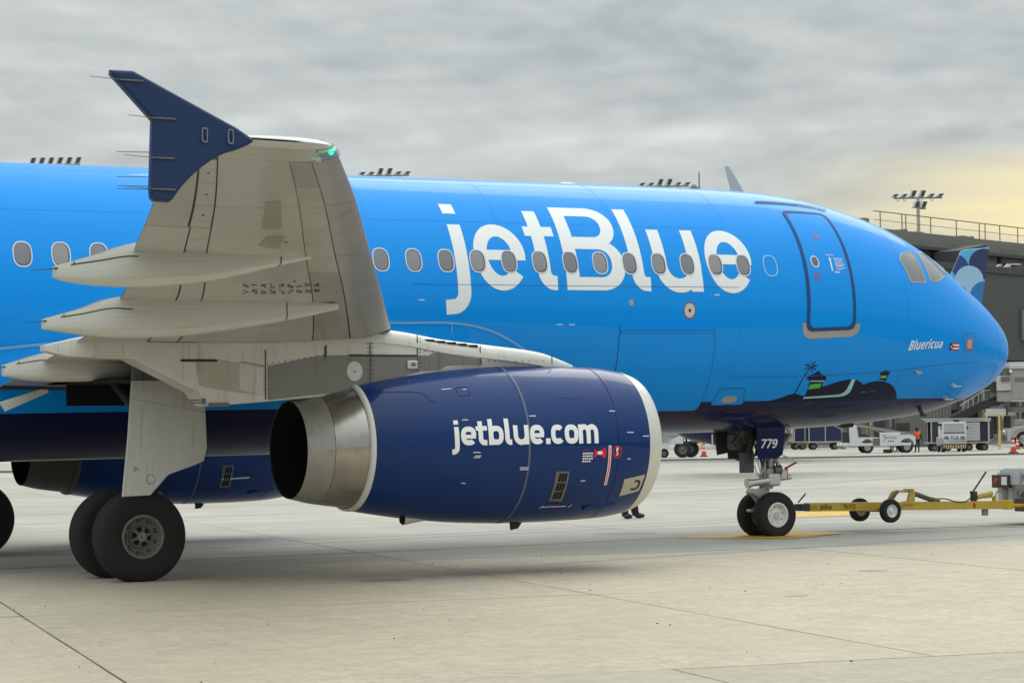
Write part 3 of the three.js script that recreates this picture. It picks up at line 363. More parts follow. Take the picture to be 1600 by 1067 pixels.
function makeWing(side) {
  const w = sub('wing', plane), S = (z, c, o = 0) => { const p = WS(z, c, o); p.z *= side; return p; };
  const cs = []; for (let i = -28; i <= 28; i++) { const q = i / 28; cs.push(-Math.sign(q) * (1 - Math.cos(Math.abs(q) * PI / 2)) ** 0.9 ); } const zs = [...Array(34).keys()].map((i) => lerp(1.2, 16.8, i / 33)).concat([16.88, 16.94, 16.97, 16.988]);
  part('wing_core', mesh(zs.length - 1, 56, (s, t) => S(zs[Math.round(t * (zs.length - 1))], cs[Math.round(s * 56)])), M.core, w);
  const pl = (name, z0, z1, a0, a1, b0, b1, m, o = 0.009, th = 0.009, nu = 0) => part(name, plate(S, [[z0, a0], [z1, b0], [z1, b1], [z0, a1]], nu || Math.max(3, Math.round((z1 - z0) * 3)), 10, o, th, 1), m, w);
  pl('upper_skin', 1.2, 16.86, -0.115, -1, -0.115, -1, M.wingTop, 0.008, 0.008, 40);
  part('tip_edge', plate((z, q, o) => S(z, Math.sign(q) * q * q, o), [[16.862, -0.999], [16.988, -0.999], [16.988, 0.998], [16.862, 0.998]], 8, 90, 0.008, 0.006, 1), M.wingTop, w);
  // slats round the leading edge, each with its lower lip
  const sl = [[2.3, 5.35], [6.1, 8.95], [8.97, 11.6], [11.62, 14.1], [14.12, 16.25]];
  const SQ = (z, q, o) => S(z, Math.sign(q) * q * q, o), plq = (name, z0, z1, a0, a1, b0, b1, m, o, th, n = 0) => part(name, plate(SQ, [[z0, Math.sqrt(a0)], [z1, Math.sqrt(b0)], [z1, -Math.sqrt(-b1)], [z0, -Math.sqrt(-a1)]], n || Math.max(3, Math.round((z1 - z0) * 3)), 26, o, th, 1), m, w);
  const cl = (z) => 0.135 + 0.0019 * (z - 6), cw = (z) => 0.262 + 0.0025 * (z - 6);
  for (const [a, b] of sl) plq('slat', a, b, cl(a), -0.11, cl(b), -0.11, M.slat, 0.012, 0.012);
  plq('tip_leading_edge', 16.26, 16.45, cl(16.3), -0.11, cl(16.3), -0.11, M.slat, 0.012, 0.012);
  // fixed leading edge panels behind the slats
  const rr = rng(3); for (let z = 6.1; z < 16.2;) { const q = Math.min(16.3, z + 0.62 + rr() * 0.35); pl('leading_edge_panel', z, q - 0.008, cl(z) + 0.005, cw(z), cl(q) + 0.005, cw(q), z > 10.4 && z < 14.9 ? M.slatLight : M.panelDark, 0.008, 0.008, 3); z = q; }
  pl('root_panel', 1.2, 6.08, 0.14, 0.64, 0.14, 0.64, M.wingB, 0.008, 0.008);
  // wing box skins with their tank hatches
  for (const [a, b, m] of [[6.1, 8.6, M.wingB], [8.612, 11.3, M.wing], [11.312, 14.0, M.wing], [14.012, 16.3, M.wingWarm]]) pl('wing_panel', a, b, cw(a) + 0.004, 0.70, cw(b) + 0.004, 0.70, m, 0.008, 0.008);
  pl('tip_panel', 16.31, 16.86, 0.142, 0.99, 0.098, 0.99, M.wing, 0.008, 0.008);
  for (let k = 0; k < 9; k++) { const z = 7.0 + k * 0.98; part('tank_hatch', patch(S, oval(z, 0.43, 0.20, 0.052, 20), 0.0095, 0.003), M.wing, w); }
  part('worn_patch', patch(S, rounded([[14.35, 0.375], [14.35, 0.455], [13.0, 0.475], [13.0, 0.38]], 0.05, 6, 0.05), 0.0105, 0.001, 6), M.panelDark, w); part('worn_patch', patch(S, rounded([[12.7, 0.36], [12.75, 0.44], [12.2, 0.49], [12.05, 0.40]], 0.04, 6, 0.05), 0.0105, 0.001, 6), M.panelDark, w);
  // flaps, aileron and the small covers along the rear spar
  for (const [a, b] of [[2.2, 6.2], [6.215, 9.6], [9.612, 13.0]]) { pl('flap', a, b, 0.80, 0.998, 0.80, 0.998, M.wing, 0.010, 0.010); }
  for (const [a, b, n] of [[6.1, 8.4, 3], [8.9, 11.2, 3], [11.9, 13.0, 2]]) for (let k = 0; k < n; k++) pl('spar_panel', lerp(a, b, k / n) + 0.006, lerp(a, b, (k + 1) / n) - 0.006, 0.706, 0.793, 0.706, 0.793, M.wing, 0.008, 0.008, 3);
  pl('spar_panel', 8.412, 8.888, 0.706, 0.793, 0.706, 0.793, M.wingB, 0.007, 0.007, 2); pl('spar_panel', 11.212, 11.888, 0.706, 0.793, 0.706, 0.793, M.wingB, 0.007, 0.007, 2);
  for (let k = 0; k < 3; k++) pl('spar_panel', 13.02 + k * 1.06, 13.01 + (k + 1) * 1.06 - 0.01, 0.708, 0.80, 0.708, 0.80, M.wingWarm, 0.008, 0.008, 4);
  pl('aileron', 13.02, 16.22, 0.812, 0.998, 0.812, 0.998, M.wingB, 0.010, 0.010);
  for (const [z, c] of [[13.6, 0.752], [14.6, 0.752], [15.6, 0.752], [12.4, 0.36], [11.3, 0.34], [10.2, 0.34]]) part('fastener', patch(S, oval(z, c, 0.022, 0.008, 10), 0.011, 0.003, 1), M.core, w);
  const riv = []; for (let z = 6.2; z < 16.2; z += 0.16) for (const c of [cw(z) + 0.012, cw(z) - 0.012, cl(z) + 0.014, 0.692, 0.714, 0.80]) { const p = S(z, c, 0.012); riv.push(new THREE.CircleGeometry(0.0065, 6).rotateX(PI / 2).translate(p.x, p.y, p.z)); }
  part('rivets', riv, M.panelDark, w).userData.kind = 'stuff';
  return { w, S };
}
function canoe(w, side, z0, hw, bot, top, name = 'flap_track_fairing') { // bot, top: [x, y] from aft to fore
  const fb = pch(bot.map((p) => p[0]), bot.map((p) => p[1])), ft = pch(top.map((p) => p[0]), top.map((p) => p[1])), x0 = bot[0][0], x1 = bot[bot.length - 1][0];
  const W = (t) => hw * Math.min(1, 0.16 + 1.6 * Math.sqrt(Math.min(t, 0.3)) ) * (t > 0.45 ? Math.sqrt(Math.max(0.0004, 1 - ((t - 0.45) / 0.55) ** 2)) : 1);
  const sec = (t, s) => { const x = lerp(x0, x1, t), b = fb(x), h = ft(x), wd = W(t), k = s * 2 - 1, q = Math.abs(k), sg = Math.sign(k); // down one side, round the keel, up the other
    let z, y; if (q > 0.42) { y = lerp(b + (h - b) * 0.30, h, (q - 0.42) / 0.58); z = wd * (1 - 0.12 * ((q - 0.42) / 0.58) ** 2); } else { const a = (q / 0.42) * PI / 2; z = wd * Math.sin(a) ** 0.72; y = b + (h - b) * 0.30 * (1 - Math.cos(a) ** 0.85); }
    return V(x, y, (z0 + sg * z) * side); };
  const g = [mesh(44, 30, (s, t) => sec(t, s)), mesh(1, 30, (s, t) => { const p = sec(0, s), m = sec(0, 0.5), e = sec(0, 0); return V(p.x - 0.004, lerp(p.y, (m.y + e.y) / 2, t), lerp(p.z, z0 * side, t)); })];
  const f = part(name, g, M.fairing, w); return { f, sec };
}
const seamMat = mat([0.05, 0.05, 0.045], 0.7);
for (const side of [1, -1]) {
  const { w, S } = makeWing(side);
  const A = [[-21.04, 3.28], [-20.95, 3.25], [-20.65, 3.215], [-20.34, 3.205], [-20.03, 3.22], [-19.72, 3.25], [-19.4, 3.30], [-18.94, 3.41], [-18.3, 3.56]], At = [[-21.04, 3.385], [-20.65, 3.50], [-20.31, 3.605], [-19.6, 3.62], [-18.3, 3.62]];
  const B = [[-20.31, 2.945], [-20.11, 2.915], [-19.76, 2.875], [-19.42, 2.86], [-18.92, 2.875], [-18.41, 2.93], [-17.97, 2.995], [-17.52, 3.075], [-16.95, 3.20]], Bt = [[-20.31, 3.05], [-19.95, 3.15], [-19.52, 3.285], [-18.5, 3.30], [-16.95, 3.26]];
  const I = [[-19.42, 2.585], [-19.08, 2.53], [-18.68, 2.515], [-18.1, 2.53], [-17.34, 2.57], [-16.4, 2.70]], It = [[-19.42, 2.725], [-18.84, 2.885], [-18.3, 2.95], [-16.4, 2.9]];
  for (const [z, b, t] of [[11.5, A, At], [8.75, B, Bt], [4.15, I, It]]) {
    const { f, sec } = canoe(w, side, z, 0.17, b, t), L = b[b.length - 1][0] - b[0][0];
    // tail cap seam, mid joint and the dark strip where it meets the wing
    const bandAt = (t0, s0, s1) => mesh(1, 14, (s, k) => { const p = sec(t0 + (k - 0.5) * 0.012 / L, lerp(s0, s1, s)); p.z += 0.003 * side * Math.sign(p.z - z * side || 1) * side; p.y -= 0.002; return p; });
    const lid = []; for (let i = 0; i <= 20; i++) lid.push(i / 20); const tt = (i) => 0.05 + 0.225 * i, along = mesh(1, 20, (s, k) => { const p = sec(tt(s), 0.93 - 0.06 * s - 0.0); p.y -= 0.005 - 0.012 * k; p.z += 0.0035 * side; return p; });
    for (const q of [bandAt(0.80, 0.50, 0.99), along, bandAt(0.06, 0.93, 0.99)]) part('fairing_joint', q, seamMat, w);
    const tip = sec(0.0, 0.97); part('discharge_wick', [rod([tip.x + 0.10, tip.y - 0.01, tip.z + 0.01 * side], [tip.x, tip.y - 0.015, tip.z + 0.012 * side], 0.010, 0.008), rod([tip.x + 0.02, tip.y - 0.015, tip.z + 0.012 * side], [tip.x - 0.22, tip.y - 0.04, tip.z + 0.012 * side], 0.005, 0.003)], M.dark, w);
  }
  // tip fence
  const fo = [[-22.37, 4.275], [-22.37, 4.245], [-22.065, 3.955], [-22.06, 3.50], [-22.05, 3.435], [-22.03, 3.415], [-21.92, 3.412], [-21.895, 3.43], [-21.836, 3.516], [-21.766, 3.594], [-21.687, 3.663], [-21.616, 3.715], [-21.532, 3.759], [-21.437, 3.79], [-21.36, 3.825], [-21.32, 3.852], [-21.335, 3.875], [-21.45, 3.94], [-22.21, 4.278]];
  const fz = (g) => { const p = g.attributes.position; for (let i = 0; i < p.count; i++) { const y = p.getY(i); p.setZ(i, (p.getZ(i) + 0.14 * (y - 3.85)) * side); } return g; };
  const fence = part('tip_fence', fz(extrude(fo, 16.955, 0.075, 0.022)), M.fence, w);
  const rim = mat([0.22, 0.24, 0.30], 0.4); for (const x of [-21.69, -21.50]) part('cover_plate', (() => { const g = extrude(oval(x, 3.875, 0.022, 0.052, 20, 4), 17.034, 0.012, 0, [oval(x, 3.875, 0.015, 0.043, 20, 4)]); const p = g.attributes.position; for (let i = 0; i < p.count; i++) p.setZ(i, p.getZ(i) * side); return g; })(), rim, w);
  for (const [x, y, l] of [[-22.26, 4.215, 0.30], [-22.02, 3.975, 0.26], [-22.02, 3.71, 0.28], [-22.0, 3.50, 0.28]]) { const zz = (17.036 + 0.14 * (y - 3.85)) * side; part('discharge_wick', [rod([x + 0.10, y - 0.005, zz], [x - 0.05, y - 0.005, zz], 0.006, 0.005), rod([x, y - 0.005, zz], [x - l * 0.85, y + 0.005, zz], 0.003, 0.002), box(x + 0.06, y - 0.004, zz, 0.12, 0.013, 0.006)], M.gunmetal, w); }
  for (const y of [3.81, 3.635, 3.55, 3.57]) part('discharge_wick', rod([-21.85, y, 16.5 * side], [-22.14, y - 0.01, 16.52 * side], 0.003, 0.002), M.dark, w);
  // navigation lamp in the tip leading edge
  const lampAt = (z, c) => S(z, c, 0.012);
  const SQ = (z, q, o) => S(z, Math.sign(q) * q * q, o); part('lamp_housing', [plate(SQ, [[16.47, 0.37], [16.85, 0.31], [16.85, -0.35], [16.47, -0.35]], 8, 22, 0.008, 0.01)], mat([0.40, 0.40, 0.37], 0.4, { metalness: 0.3 }), w);
  part('lamp_frame', [plate(SQ, [[16.455, 0.39], [16.485, 0.39], [16.485, -0.36], [16.455, -0.36]], 2, 22, 0.015, 0.012)], mat([0.5, 0.5, 0.48], 0.4), w);
  part('lamp_reflector', plate(SQ, [[16.50, 0.2], [16.60, 0.2], [16.60, -0.2], [16.50, -0.2]], 3, 12, 0.014, 0.004), M.alu, w);
  const lp = S(16.72, 0.03, 0.016); const glow = side > 0 ? [0.05, 1.0, 0.6] : [1, 0.1, 0.05];
  part('navigation_lamp', ballG(lp.x, lp.y, lp.z, 0.020), new THREE.MeshStandardMaterial({ color: 0x112211, emissive: new THREE.Color().setRGB(...glow), emissiveIntensity: 1.7 }), w);
  part('lamp_glass', plate(SQ, [[16.485, 0.36], [16.85, 0.30], [16.85, -0.34], [16.485, -0.34]], 8, 22, 0.036, 0), M.glass, w);
  if (side > 0) { const l = new THREE.PointLight(new THREE.Color().setRGB(...glow), 0.15, 6); l.position.set(lp.x + 0.06, lp.y - 0.02, lp.z + 0.06); l.castShadow = true; scene.add(l); }
  // placards under the wing
  if (side > 0) { const r = rng(11); print('wing_placard', (u, v, o) => S(u, v, 0.0095 + o), 9.35, 10.35, 0.20, 0.62, 300, (x) => { x.save(); x.scale(1, 1); x.fillStyle = 'rgba(30,30,26,0.55)'; for (let row = 0; row < 2; row++) for (let k = 0; k < 9; k++) { const u = 9.44 + row * 0.36, c = 0.24 + k * 0.036; for (let q = 0; q < 5; q++) if (r() < 0.68) x.fillRect(u + r() * 0.20, c + (q % 2) * 0.012, 0.04 + r() * 0.08, 0.011); } x.restore(); }, w, 0.003, 10, 10); }
}

// ---------- engines and pylons ----------
const nR = pch([-15.5, -15.1, -14.6, -13.9, -13.2, -12.6, -12.0, -11.68, -11.51, -11.39, -11.335], [0.80, 0.868, 0.938, 1.0, 1.025, 1.02, 1.0, 0.968, 0.93, 0.88, 0.81]);
const EY = 1.66, EZ = 5.75;
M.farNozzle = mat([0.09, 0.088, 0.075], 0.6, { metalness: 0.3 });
function makeEngine(side) {
  const e = sub('engine', plane), NS = (x, v, o = 0) => { const f = v / 1.02, r = nR(x) + o; return V(x, EY + r * Math.sin(f), EZ * side + r * Math.cos(f) ); };
  const full = 2 * PI * 1.02, barrel = (x0, x1, n, o = 0) => mesh(64, n, (s, t) => NS(lerp(x0, x1, s), t * full, o), (s, t) => [lerp(x0, x1, s), t * 6.4]);
  part('inlet_cowl', barrel(-12.10, -11.60, 10), M.engine, e);
  part('fan_cowl', barrel(-13.43, -12.105, 24), M.engine, e);
  part('reverser_cowl', barrel(-15.5, -13.45, 34), M.engine, e);
  part('cowl_core', mesh(64, 20, (s, t) => NS(lerp(-15.49, -11.5, s), t * full, -0.012)), M.core, e);
  const rev = (pts, m, name, seg = 64) => { const g = lathe(pts.map(([x, r]) => [Math.max(r, 0.0005), x]), seg); g.rotateZ(-PI / 2); g.translate(0, EY, EZ * side); return part(name, g, m, e); };
  const lipPts = []; for (let i = 0; i <= 12; i++) { const x = lerp(-11.605, -11.335, i / 12); lipPts.push([x, nR(x) + 0.001]); } lipPts.push([-11.325, 0.80], [-11.33, 0.785], [-11.36, 0.77], [-11.45, 0.755], [-11.7, 0.75]);
  rev(lipPts, M.lip || (M.lip = mat([0.66, 0.655, 0.61], 0.38, { metalness: 0.25 })), 'inlet_lip');
  rev([[-11.69, 0.75], [-12.2, 0.78], [-12.6, 0.80]], mat([0.35, 0.35, 0.34], 0.5), 'inlet_duct');
  rev([[-12.55, 0.8], [-12.56, 0.3], [-12.4, 0.2], [-12.2, 0]], M.dark, 'fan');
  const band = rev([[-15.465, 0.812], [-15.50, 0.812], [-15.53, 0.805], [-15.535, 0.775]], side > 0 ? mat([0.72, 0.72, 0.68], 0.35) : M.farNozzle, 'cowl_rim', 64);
  const brushed = noiseTex(512, (x, y) => { const l = fbm(x * 160, y * 3, 1.1, 3), b = fbm(x * 4, y * 5, 6.2, 3), d = smooth(0.55, 0.75, fbm(x * 7, y * 9, 2.7, 4)); const v = 0.86 + 0.16 * (l - 0.5) + 0.22 * (b - 0.5); return [v * (1 - 0.10 * d), v * (1 - 0.14 * d), v * (1 - 0.20 * d)]; });
  const titan = M.titan || (M.titan = new THREE.MeshPhysicalMaterial({ color: tone([0.46, 0.44, 0.40]), roughness: 0.22, metalness: 0.9, map: brushed, side: THREE.DoubleSide })), titan2 = M.titan2 || (M.titan2 = new THREE.MeshPhysicalMaterial({ color: tone([0.46, 0.45, 0.42]), roughness: 0.48, metalness: 0.65, map: brushed, side: THREE.DoubleSide }));
  const noz = pch([-16.29, -15.95, -15.5], [0.60, 0.692, 0.775]);
  const nzS = (x, t, o = 0) => { const f = t * 2 * PI, r = noz(x) + o; return V(x, EY - 0.03 * (x < -15.6 ? (-15.6 - x) / 0.7 : 0) + r * Math.sin(f), EZ * side + r * Math.cos(f)); };
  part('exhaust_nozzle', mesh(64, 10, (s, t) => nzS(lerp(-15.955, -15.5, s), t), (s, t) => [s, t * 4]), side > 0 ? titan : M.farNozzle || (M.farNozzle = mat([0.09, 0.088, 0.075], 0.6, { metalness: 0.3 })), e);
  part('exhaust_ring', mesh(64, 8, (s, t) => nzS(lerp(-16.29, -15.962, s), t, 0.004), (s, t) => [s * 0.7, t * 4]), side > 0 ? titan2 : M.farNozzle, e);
  part('exhaust_duct', [mesh(48, 6, (s, t) => { const p = nzS(lerp(-16.288, -14.6, s), t, -0.012); const k = s * 0.15; return V(p.x, lerp(p.y, EY, k), lerp(p.z, EZ * side, k)); }), rodX(-14.62, 0.8)], M.soot, e);
  function rodX(x, r) { const g = new THREE.CircleGeometry(r, 40); g.rotateY(-PI / 2); g.translate(x, EY, EZ * side); return g; }
  rev([[-14.7, 0.32], [-15.3, 0.28], [-15.9, 0.12], [-16.0, 0]], M.soot, 'exhaust_plug', 32);
  // outboard face details
  const o = 0.006, nf = (s, t) => [s, t];
  const joint = part('cowl_joint', [ribbon((u, v, q) => NS(u, v, q), [[-13.44, 1.55], [-13.44, 0.8], [-13.44, 0], [-13.44, -0.8], [-13.44, -1.5]], 0.032, 0.005, 60)], mat([0.09, 0.12, 0.19], 0.45), e);
  part('vent_grille', plate(NS, [[-13.01, -0.80], [-12.81, -0.82], [-12.83, -0.355], [-13.03, -0.355]], 3, 8, 0.007, 0.006), mat([0.17, 0.17, 0.16], 0.5, { metalness: 0.4 }), e);
  for (let k = 0; k < 3; k++) for (let q = 0; q < 3; q++) { const v = -0.765 + k * 0.135, u = -12.975 + q * 0.043; part('vent_slot', plate(NS, [[u, v], [u + 0.034, v], [u + 0.034, v + 0.115], [u, v + 0.115]], 1, 3, 0.0095, 0.001), M.soot, e); }
  part('drain_mast', extrude([[-0.14, 0.1], [0.14, 0.1], [-0.02, -0.10], [-0.12, -0.115]], EZ * side - 0.02, 0.04, 0.008).translate(-13.05, 0.66, 0), M.dark, e);
  const sc = NS(-14.75, -1.02 * PI / 2 * 0.93); part('drain_duct', [(() => { const g = new THREE.ConeGeometry(0.075, 0.5, 16, 1, true); g.rotateZ(-PI / 2); g.translate(sc.x + 0.22, sc.y - 0.01, sc.z); return g; })()], M.lip, e);
  part('duct_mouth', disc(0.06, 0.03).rotateZ(PI / 2).translate(sc.x - 0.035, sc.y - 0.01, sc.z), M.soot, e);
  // strake low on the fan cowl
  const st = NS(-12.2, -1.0); part('strake', extrude([[-0.22, -0.02], [0.26, 0.05], [0.14, 0.14], [-0.02, 0.10], [-0.21, 0.02]], -0.03, 0.06, 0.012).rotateX(0.5).translate(st.x, st.y, st.z + 0.02), M.engine, e);
  if (side > 0) {
    print('web_address', NS, -14.62, -12.3, -0.22, 0.42, 700, (x) => {
      x.strokeStyle = x.fillStyle = '#f4f6f6'; x.transform(0.905, 0, 0, 1, -14.46 * 0.095, 0); const k = 0.069, xh = 0.245, as = 0.335; x.lineWidth = k; x.lineJoin = 'round';
      const bowl = (cx, w, a0, a1) => { const rx = w / 2 - k / 2, ry = xh / 2 - k / 2, n = 40, out = []; for (let i = 0; i <= n; i++) { const a = lerp(a0, a1, i / n) * PI / 180, c = Math.cos(a), s = Math.sin(a); out.push([cx + rx * Math.sign(c) * Math.abs(c) ** 0.75, xh / 2 + ry * Math.sign(s) * Math.abs(s) ** 0.75]); } return out; };
      const V1 = (u, a, b) => x.fillRect(u - k / 2, Math.min(a, b), k, Math.abs(b - a));
      let u = -14.43; x.fillRect(u - k / 2, 0.278, k, 0.058); stroke(x, [[u, xh], [u, -0.03], ...ell(u - 0.05, -0.03, 0.05, 0.055, 0, -85, 10), [u - 0.075, -0.085]]);   // j
      const E = (cx, w) => { stroke(x, [[cx + w / 2 - 0.01, xh / 2 - 0.008], ...bowl(cx, w, 0, 318)]); x.fillRect(cx - w / 2 + k, xh / 2 - 0.036, w - 1.1 * k, 0.052); };
      E(-14.258, 0.225);
      V1(-14.078, 0.07, 0.31); stroke(x, [[-14.078, 0.2], ...ell(-14.025, 0.083, 0.053, 0.051, 180, 270, 10), [-13.985, 0.032]]); x.fillRect(-14.148, xh - 0.058, 0.17, 0.058);   // t
      V1(-13.925, 0, as); stroke(x, bowl(-13.845, 0.225, 0, 360));                                                                     // b
      V1(-13.675, 0.08, as); stroke(x, [[-13.675, 0.2], ...ell(-13.63, 0.08, 0.045, 0.048, 180, 270, 8), [-13.605, 0.032]]);         // l
      stroke(x, [[-13.545, xh], ...ell(-13.46, 0.115, 0.085, 0.085, 180, 360, 24), [-13.375, xh]]); V1(-13.375, 0, xh);                 // u
      E(-13.21, 0.225); x.fillRect(-13.075, 0, 0.072, 0.072);
      stroke(x, bowl(-12.88, 0.215, 42, 318)); stroke(x, bowl(-12.655 + 0.0, 0.225, 0, 360).map((p) => p));                             // c o
      const mu = -12.505; V1(mu, 0, xh); for (const q of [0, 0.128]) stroke(x, [[mu + q, 0.12], ...ell(mu + q + 0.064, 0.15, 0.064, 0.063, 180, 0, 20), [mu + q + 0.128, 0]]);  // m
    }, e, 0.008, 40, 14, { roughness: 0.35 });
    print('warning_marking', NS, -12.72, -12.02, -0.66, 0.02, 700, (x) => {
      const r = rng(9); x.fillStyle = '#eef0ee'; for (let i = 0; i < 4; i++) { let q = -12.665; while (q < -12.515 - (i === 3) * 0.04) { const w = 0.016 + r() * 0.02; x.fillRect(q, -0.135 - i * 0.034, w, 0.018); q += w + 0.005; } } x.fillStyle = '#9c2430'; x.fillRect(-12.66, -0.085, 0.085, 0.012);
      x.fillStyle = '#d31f35'; x.beginPath(); x.moveTo(-12.50, -0.07); x.lineTo(-12.44, -0.10); x.lineTo(-12.37, -0.075); x.lineTo(-12.33, -0.05); x.quadraticCurveTo(-12.29, -0.12, -12.33, -0.20); x.lineTo(-12.38, -0.16); x.lineTo(-12.44, -0.15); x.lineTo(-12.50, -0.19); x.quadraticCurveTo(-12.48, -0.13, -12.50, -0.07); x.fill();
      x.fillStyle = '#f4f4f2'; x.beginPath(); x.ellipse(-12.405, -0.122, 0.042, 0.022, 0, 0, 7); x.fill();
      x.save(); x.translate(-12.255, -0.05); x.rotate(0.02); x.fillStyle = '#f3dfe0'; x.fillRect(-0.022, -0.52, 0.044, 0.54); x.fillStyle = '#cf2a40'; x.fillRect(-0.008, -0.505, 0.016, 0.51); x.restore();
      x.strokeStyle = '#d31f35'; x.lineWidth = 0.016; x.beginPath(); x.ellipse(-12.14, -0.115, 0.062, 0.075, 0, 0, 7); x.stroke(); x.fillStyle = '#f2f2f2'; x.beginPath(); x.ellipse(-12.14, -0.07, 0.014, 0.018, 0, 0, 7); x.fill(); x.fillRect(-12.158, -0.125, 0.036, 0.045); x.fillRect(-12.155, -0.165, 0.013, 0.05); x.fillRect(-12.136, -0.16, 0.013, 0.05); x.beginPath(); x.moveTo(-12.18, -0.17); x.lineTo(-12.10, -0.06); x.stroke();
    }, e, 0.008, 14, 14);
    part('lip_plate', plate(NS, [[-11.95, -0.78], [-11.66, -0.72], [-11.64, -0.455], [-11.965, -0.50]], 6, 6, 0.006, 0.005), mat([0.50, 0.47, 0.40], 0.45, { metalness: 0.3 }), e);
    print('plate_mark', NS, -11.85, -11.64, -0.73, -0.48, 700, (x) => { x.strokeStyle = '#0c0c0c'; x.lineWidth = 0.035; x.lineCap = 'round'; x.beginPath(); x.moveTo(-11.80, -0.67); x.lineTo(-11.75, -0.68); x.quadraticCurveTo(-11.70, -0.67, -11.70, -0.60); x.quadraticCurveTo(-11.70, -0.53, -11.77, -0.545); x.stroke(); }, e, 0.009, 4, 4);
    print('cowl_marking', NS, -13.2, -12.6, -0.98, -0.84, 500, (x) => { const r = rng(2); x.fillStyle = '#d8dad8'; let q = -13.06; while (q < -12.7) { const w = 0.02 + r() * 0.02; x.fillRect(q, -0.925, w, 0.022); q += w + 0.006; } x.lineWidth = 0.012; x.strokeStyle = '#e8e8e8'; stroke(x, [[-13.09, -0.945], [-13.06, -0.885]]); stroke(x, [[-12.66, -0.945], [-12.63, -0.885]]); x.fillStyle = '#9c2430'; x.fillRect(-12.98, -0.88, 0.16, 0.012); }, e, 0.008, 10, 4);
    for (const [u, v, w] of [[-13.36, 0.355, 0.10], [-12.16, 0.42, 0.09], [-11.93, 0.13, 0.10], [-11.68, 0.08, 0.10], [-14.42, 0.83, 0.13], [-14.18, 0.80, 0.06], [-13.5, -0.30, 0.12], [-13.5, -0.325, 0.12], [-14.17, -0.10, 0.10], [-14.15, -0.145, 0.08], [-14.17, -0.165, 0.09], [-14.3, -0.52, 0.06], [-11.95, -0.22, 0.05], [-12.6, -0.50, 0.07], [-14.3, 0.33, 0.08]]) part('cowl_label', plate(NS, [[u - w / 2, v], [u + w / 2, v], [u + w / 2, v + 0.014], [u - w / 2, v + 0.014]], 2, 1, 0.007, 0.002), M.cl || (M.cl = mat([0.62, 0.64, 0.68], 0.5)), e);
    part('cowl_seam', [ribbon(NS, [[-15.3, 0.95], [-14.75, 0.80], [-14.68, 0.66], [-14.6, 0.62]], 0.012, 0.004, 20), ribbon(NS, [[-12.10, 1.5], [-12.11, 0], [-12.10, -1.4]], 0.010, 0.004, 40), ribbon(NS, [[-12.9, 0.62], [-12.55, 0.615]], 0.008, 0.004, 8)], M.fenceSeam || (M.fenceSeam = mat([0.01, 0.02, 0.08], 0.6)), e);
    const lp = rounded([[-14.13, 0.86], [-14.13, 0.70], [-14.30, 0.70], [-14.30, 0.86]], 0.02); part('latch_cover', ringOn(NS, lp, grow(lp, -0.006), 0.005, 0.003), M.fenceSeam, e);
  } else {
    print('warning_marking', NS, -12.4, -11.6, -0.1, 0.4, 300, (x) => { x.fillStyle = '#8c1a28'; x.beginPath(); x.moveTo(-12.3, 0.15); x.lineTo(-12.1, 0.25); x.lineTo(-11.7, 0.25); x.lineTo(-11.7, 0.05); x.lineTo(-12.1, 0.05); x.fill(); x.fillStyle = '#dfe2e2'; x.fillRect(-12.12, 0.04, 0.2, 0.22); x.fillRect(-11.86, 0.04, 0.14, 0.1); }, e, 0.008, 6, 6);
    part('cowl_stripe', ribbon(NS, [[-13.0, -0.62], [-12.5, -0.60]], 0.03, 0.008, 8), M.frame, e);
  }
  // pylon
  const out = [[-19.4, 2.835], [-19.405, 2.90], [-18.98, 3.0], [-18.3, 3.12], [-15.2, 3.10], [-14.93, 3.00], [-14.733, 2.97], [-14.19, 2.885], [-13.45, 2.81], [-12.95, 2.76], [-12.692, 2.73], [-12.5, 2.70], [-12.4, 2.65], [-12.35, 2.5], [-14.2, 2.42], [-15.4, 2.3], [-16.0, 2.275], [-16.695, 2.225], [-17.40, 2.175], [-17.46, 2.22], [-17.56, 2.35], [-18.361, 2.742], [-18.67, 2.75], [-19.15, 2.775]];
  const py = sub('pylon', plane), z0 = 5.5, g = extrude(out, z0, 0.5, 0.02);
  const p = g.attributes.position; for (let i = 0; i < p.count; i++) { const x = p.getX(i), k = smooth(-19.5, -18.3, x) * smooth(-12.0, -13.6, x); p.setZ(i, (5.75 + (p.getZ(i) - 5.75) * lerp(0.35, 1, k)) * side); } g.computeVertexNormals();
  part('pylon_skin', g, M.pylon || (M.pylon = wMat([0.74, 0.735, 0.69], 0.42)), py);
  const topY = pch([-16.2, -15.2, -14.93, -14.733, -14.19, -13.45, -12.95, -12.692, -12.5, -12.21], [3.12, 3.15, 3.128, 3.106, 3.018, 2.942, 2.89, 2.848, 2.792, 2.69]), hwid = (x) => 0.262 * Math.sqrt(clamp((-12.18 - x) / 1.2, 0.001, 1));
  part('pylon_fairing', mesh(60, 20, (s, t) => { const x = lerp(-16.2, -12.21, t), a = s * PI, w = hwid(x), d = Math.min(0.19, (topY(x) - 2.5) * 0.6), c = Math.cos(a), sn = Math.sin(a); return V(x, topY(x) - d + d * sn ** 0.8, (5.75 + w * Math.sign(c) * Math.abs(c) ** 0.75) * side); }, (s, t) => [t * 4, s]), M.pylon, py);
  const panel = (name, pts, m, z = 6.004, d = 0.006) => part(name, extrude(pts, side > 0 ? z - 0.006 : -z, d, 0), m, py);
  panel('heat_panel', [[-16.66, 2.66], [-15.97, 2.79], [-15.6, 2.80], [-14.46, 2.80], [-14.38, 2.84], [-13.69, 2.755], [-13.69, 2.70], [-14.20, 2.67], [-14.31, 2.62], [-14.56, 2.60], [-15.1, 2.475], [-15.40, 2.37], [-16.66, 2.245]], M.heat || (M.heat = wMat([0.24, 0.235, 0.215], 0.4, { metalness: 0.3 })));
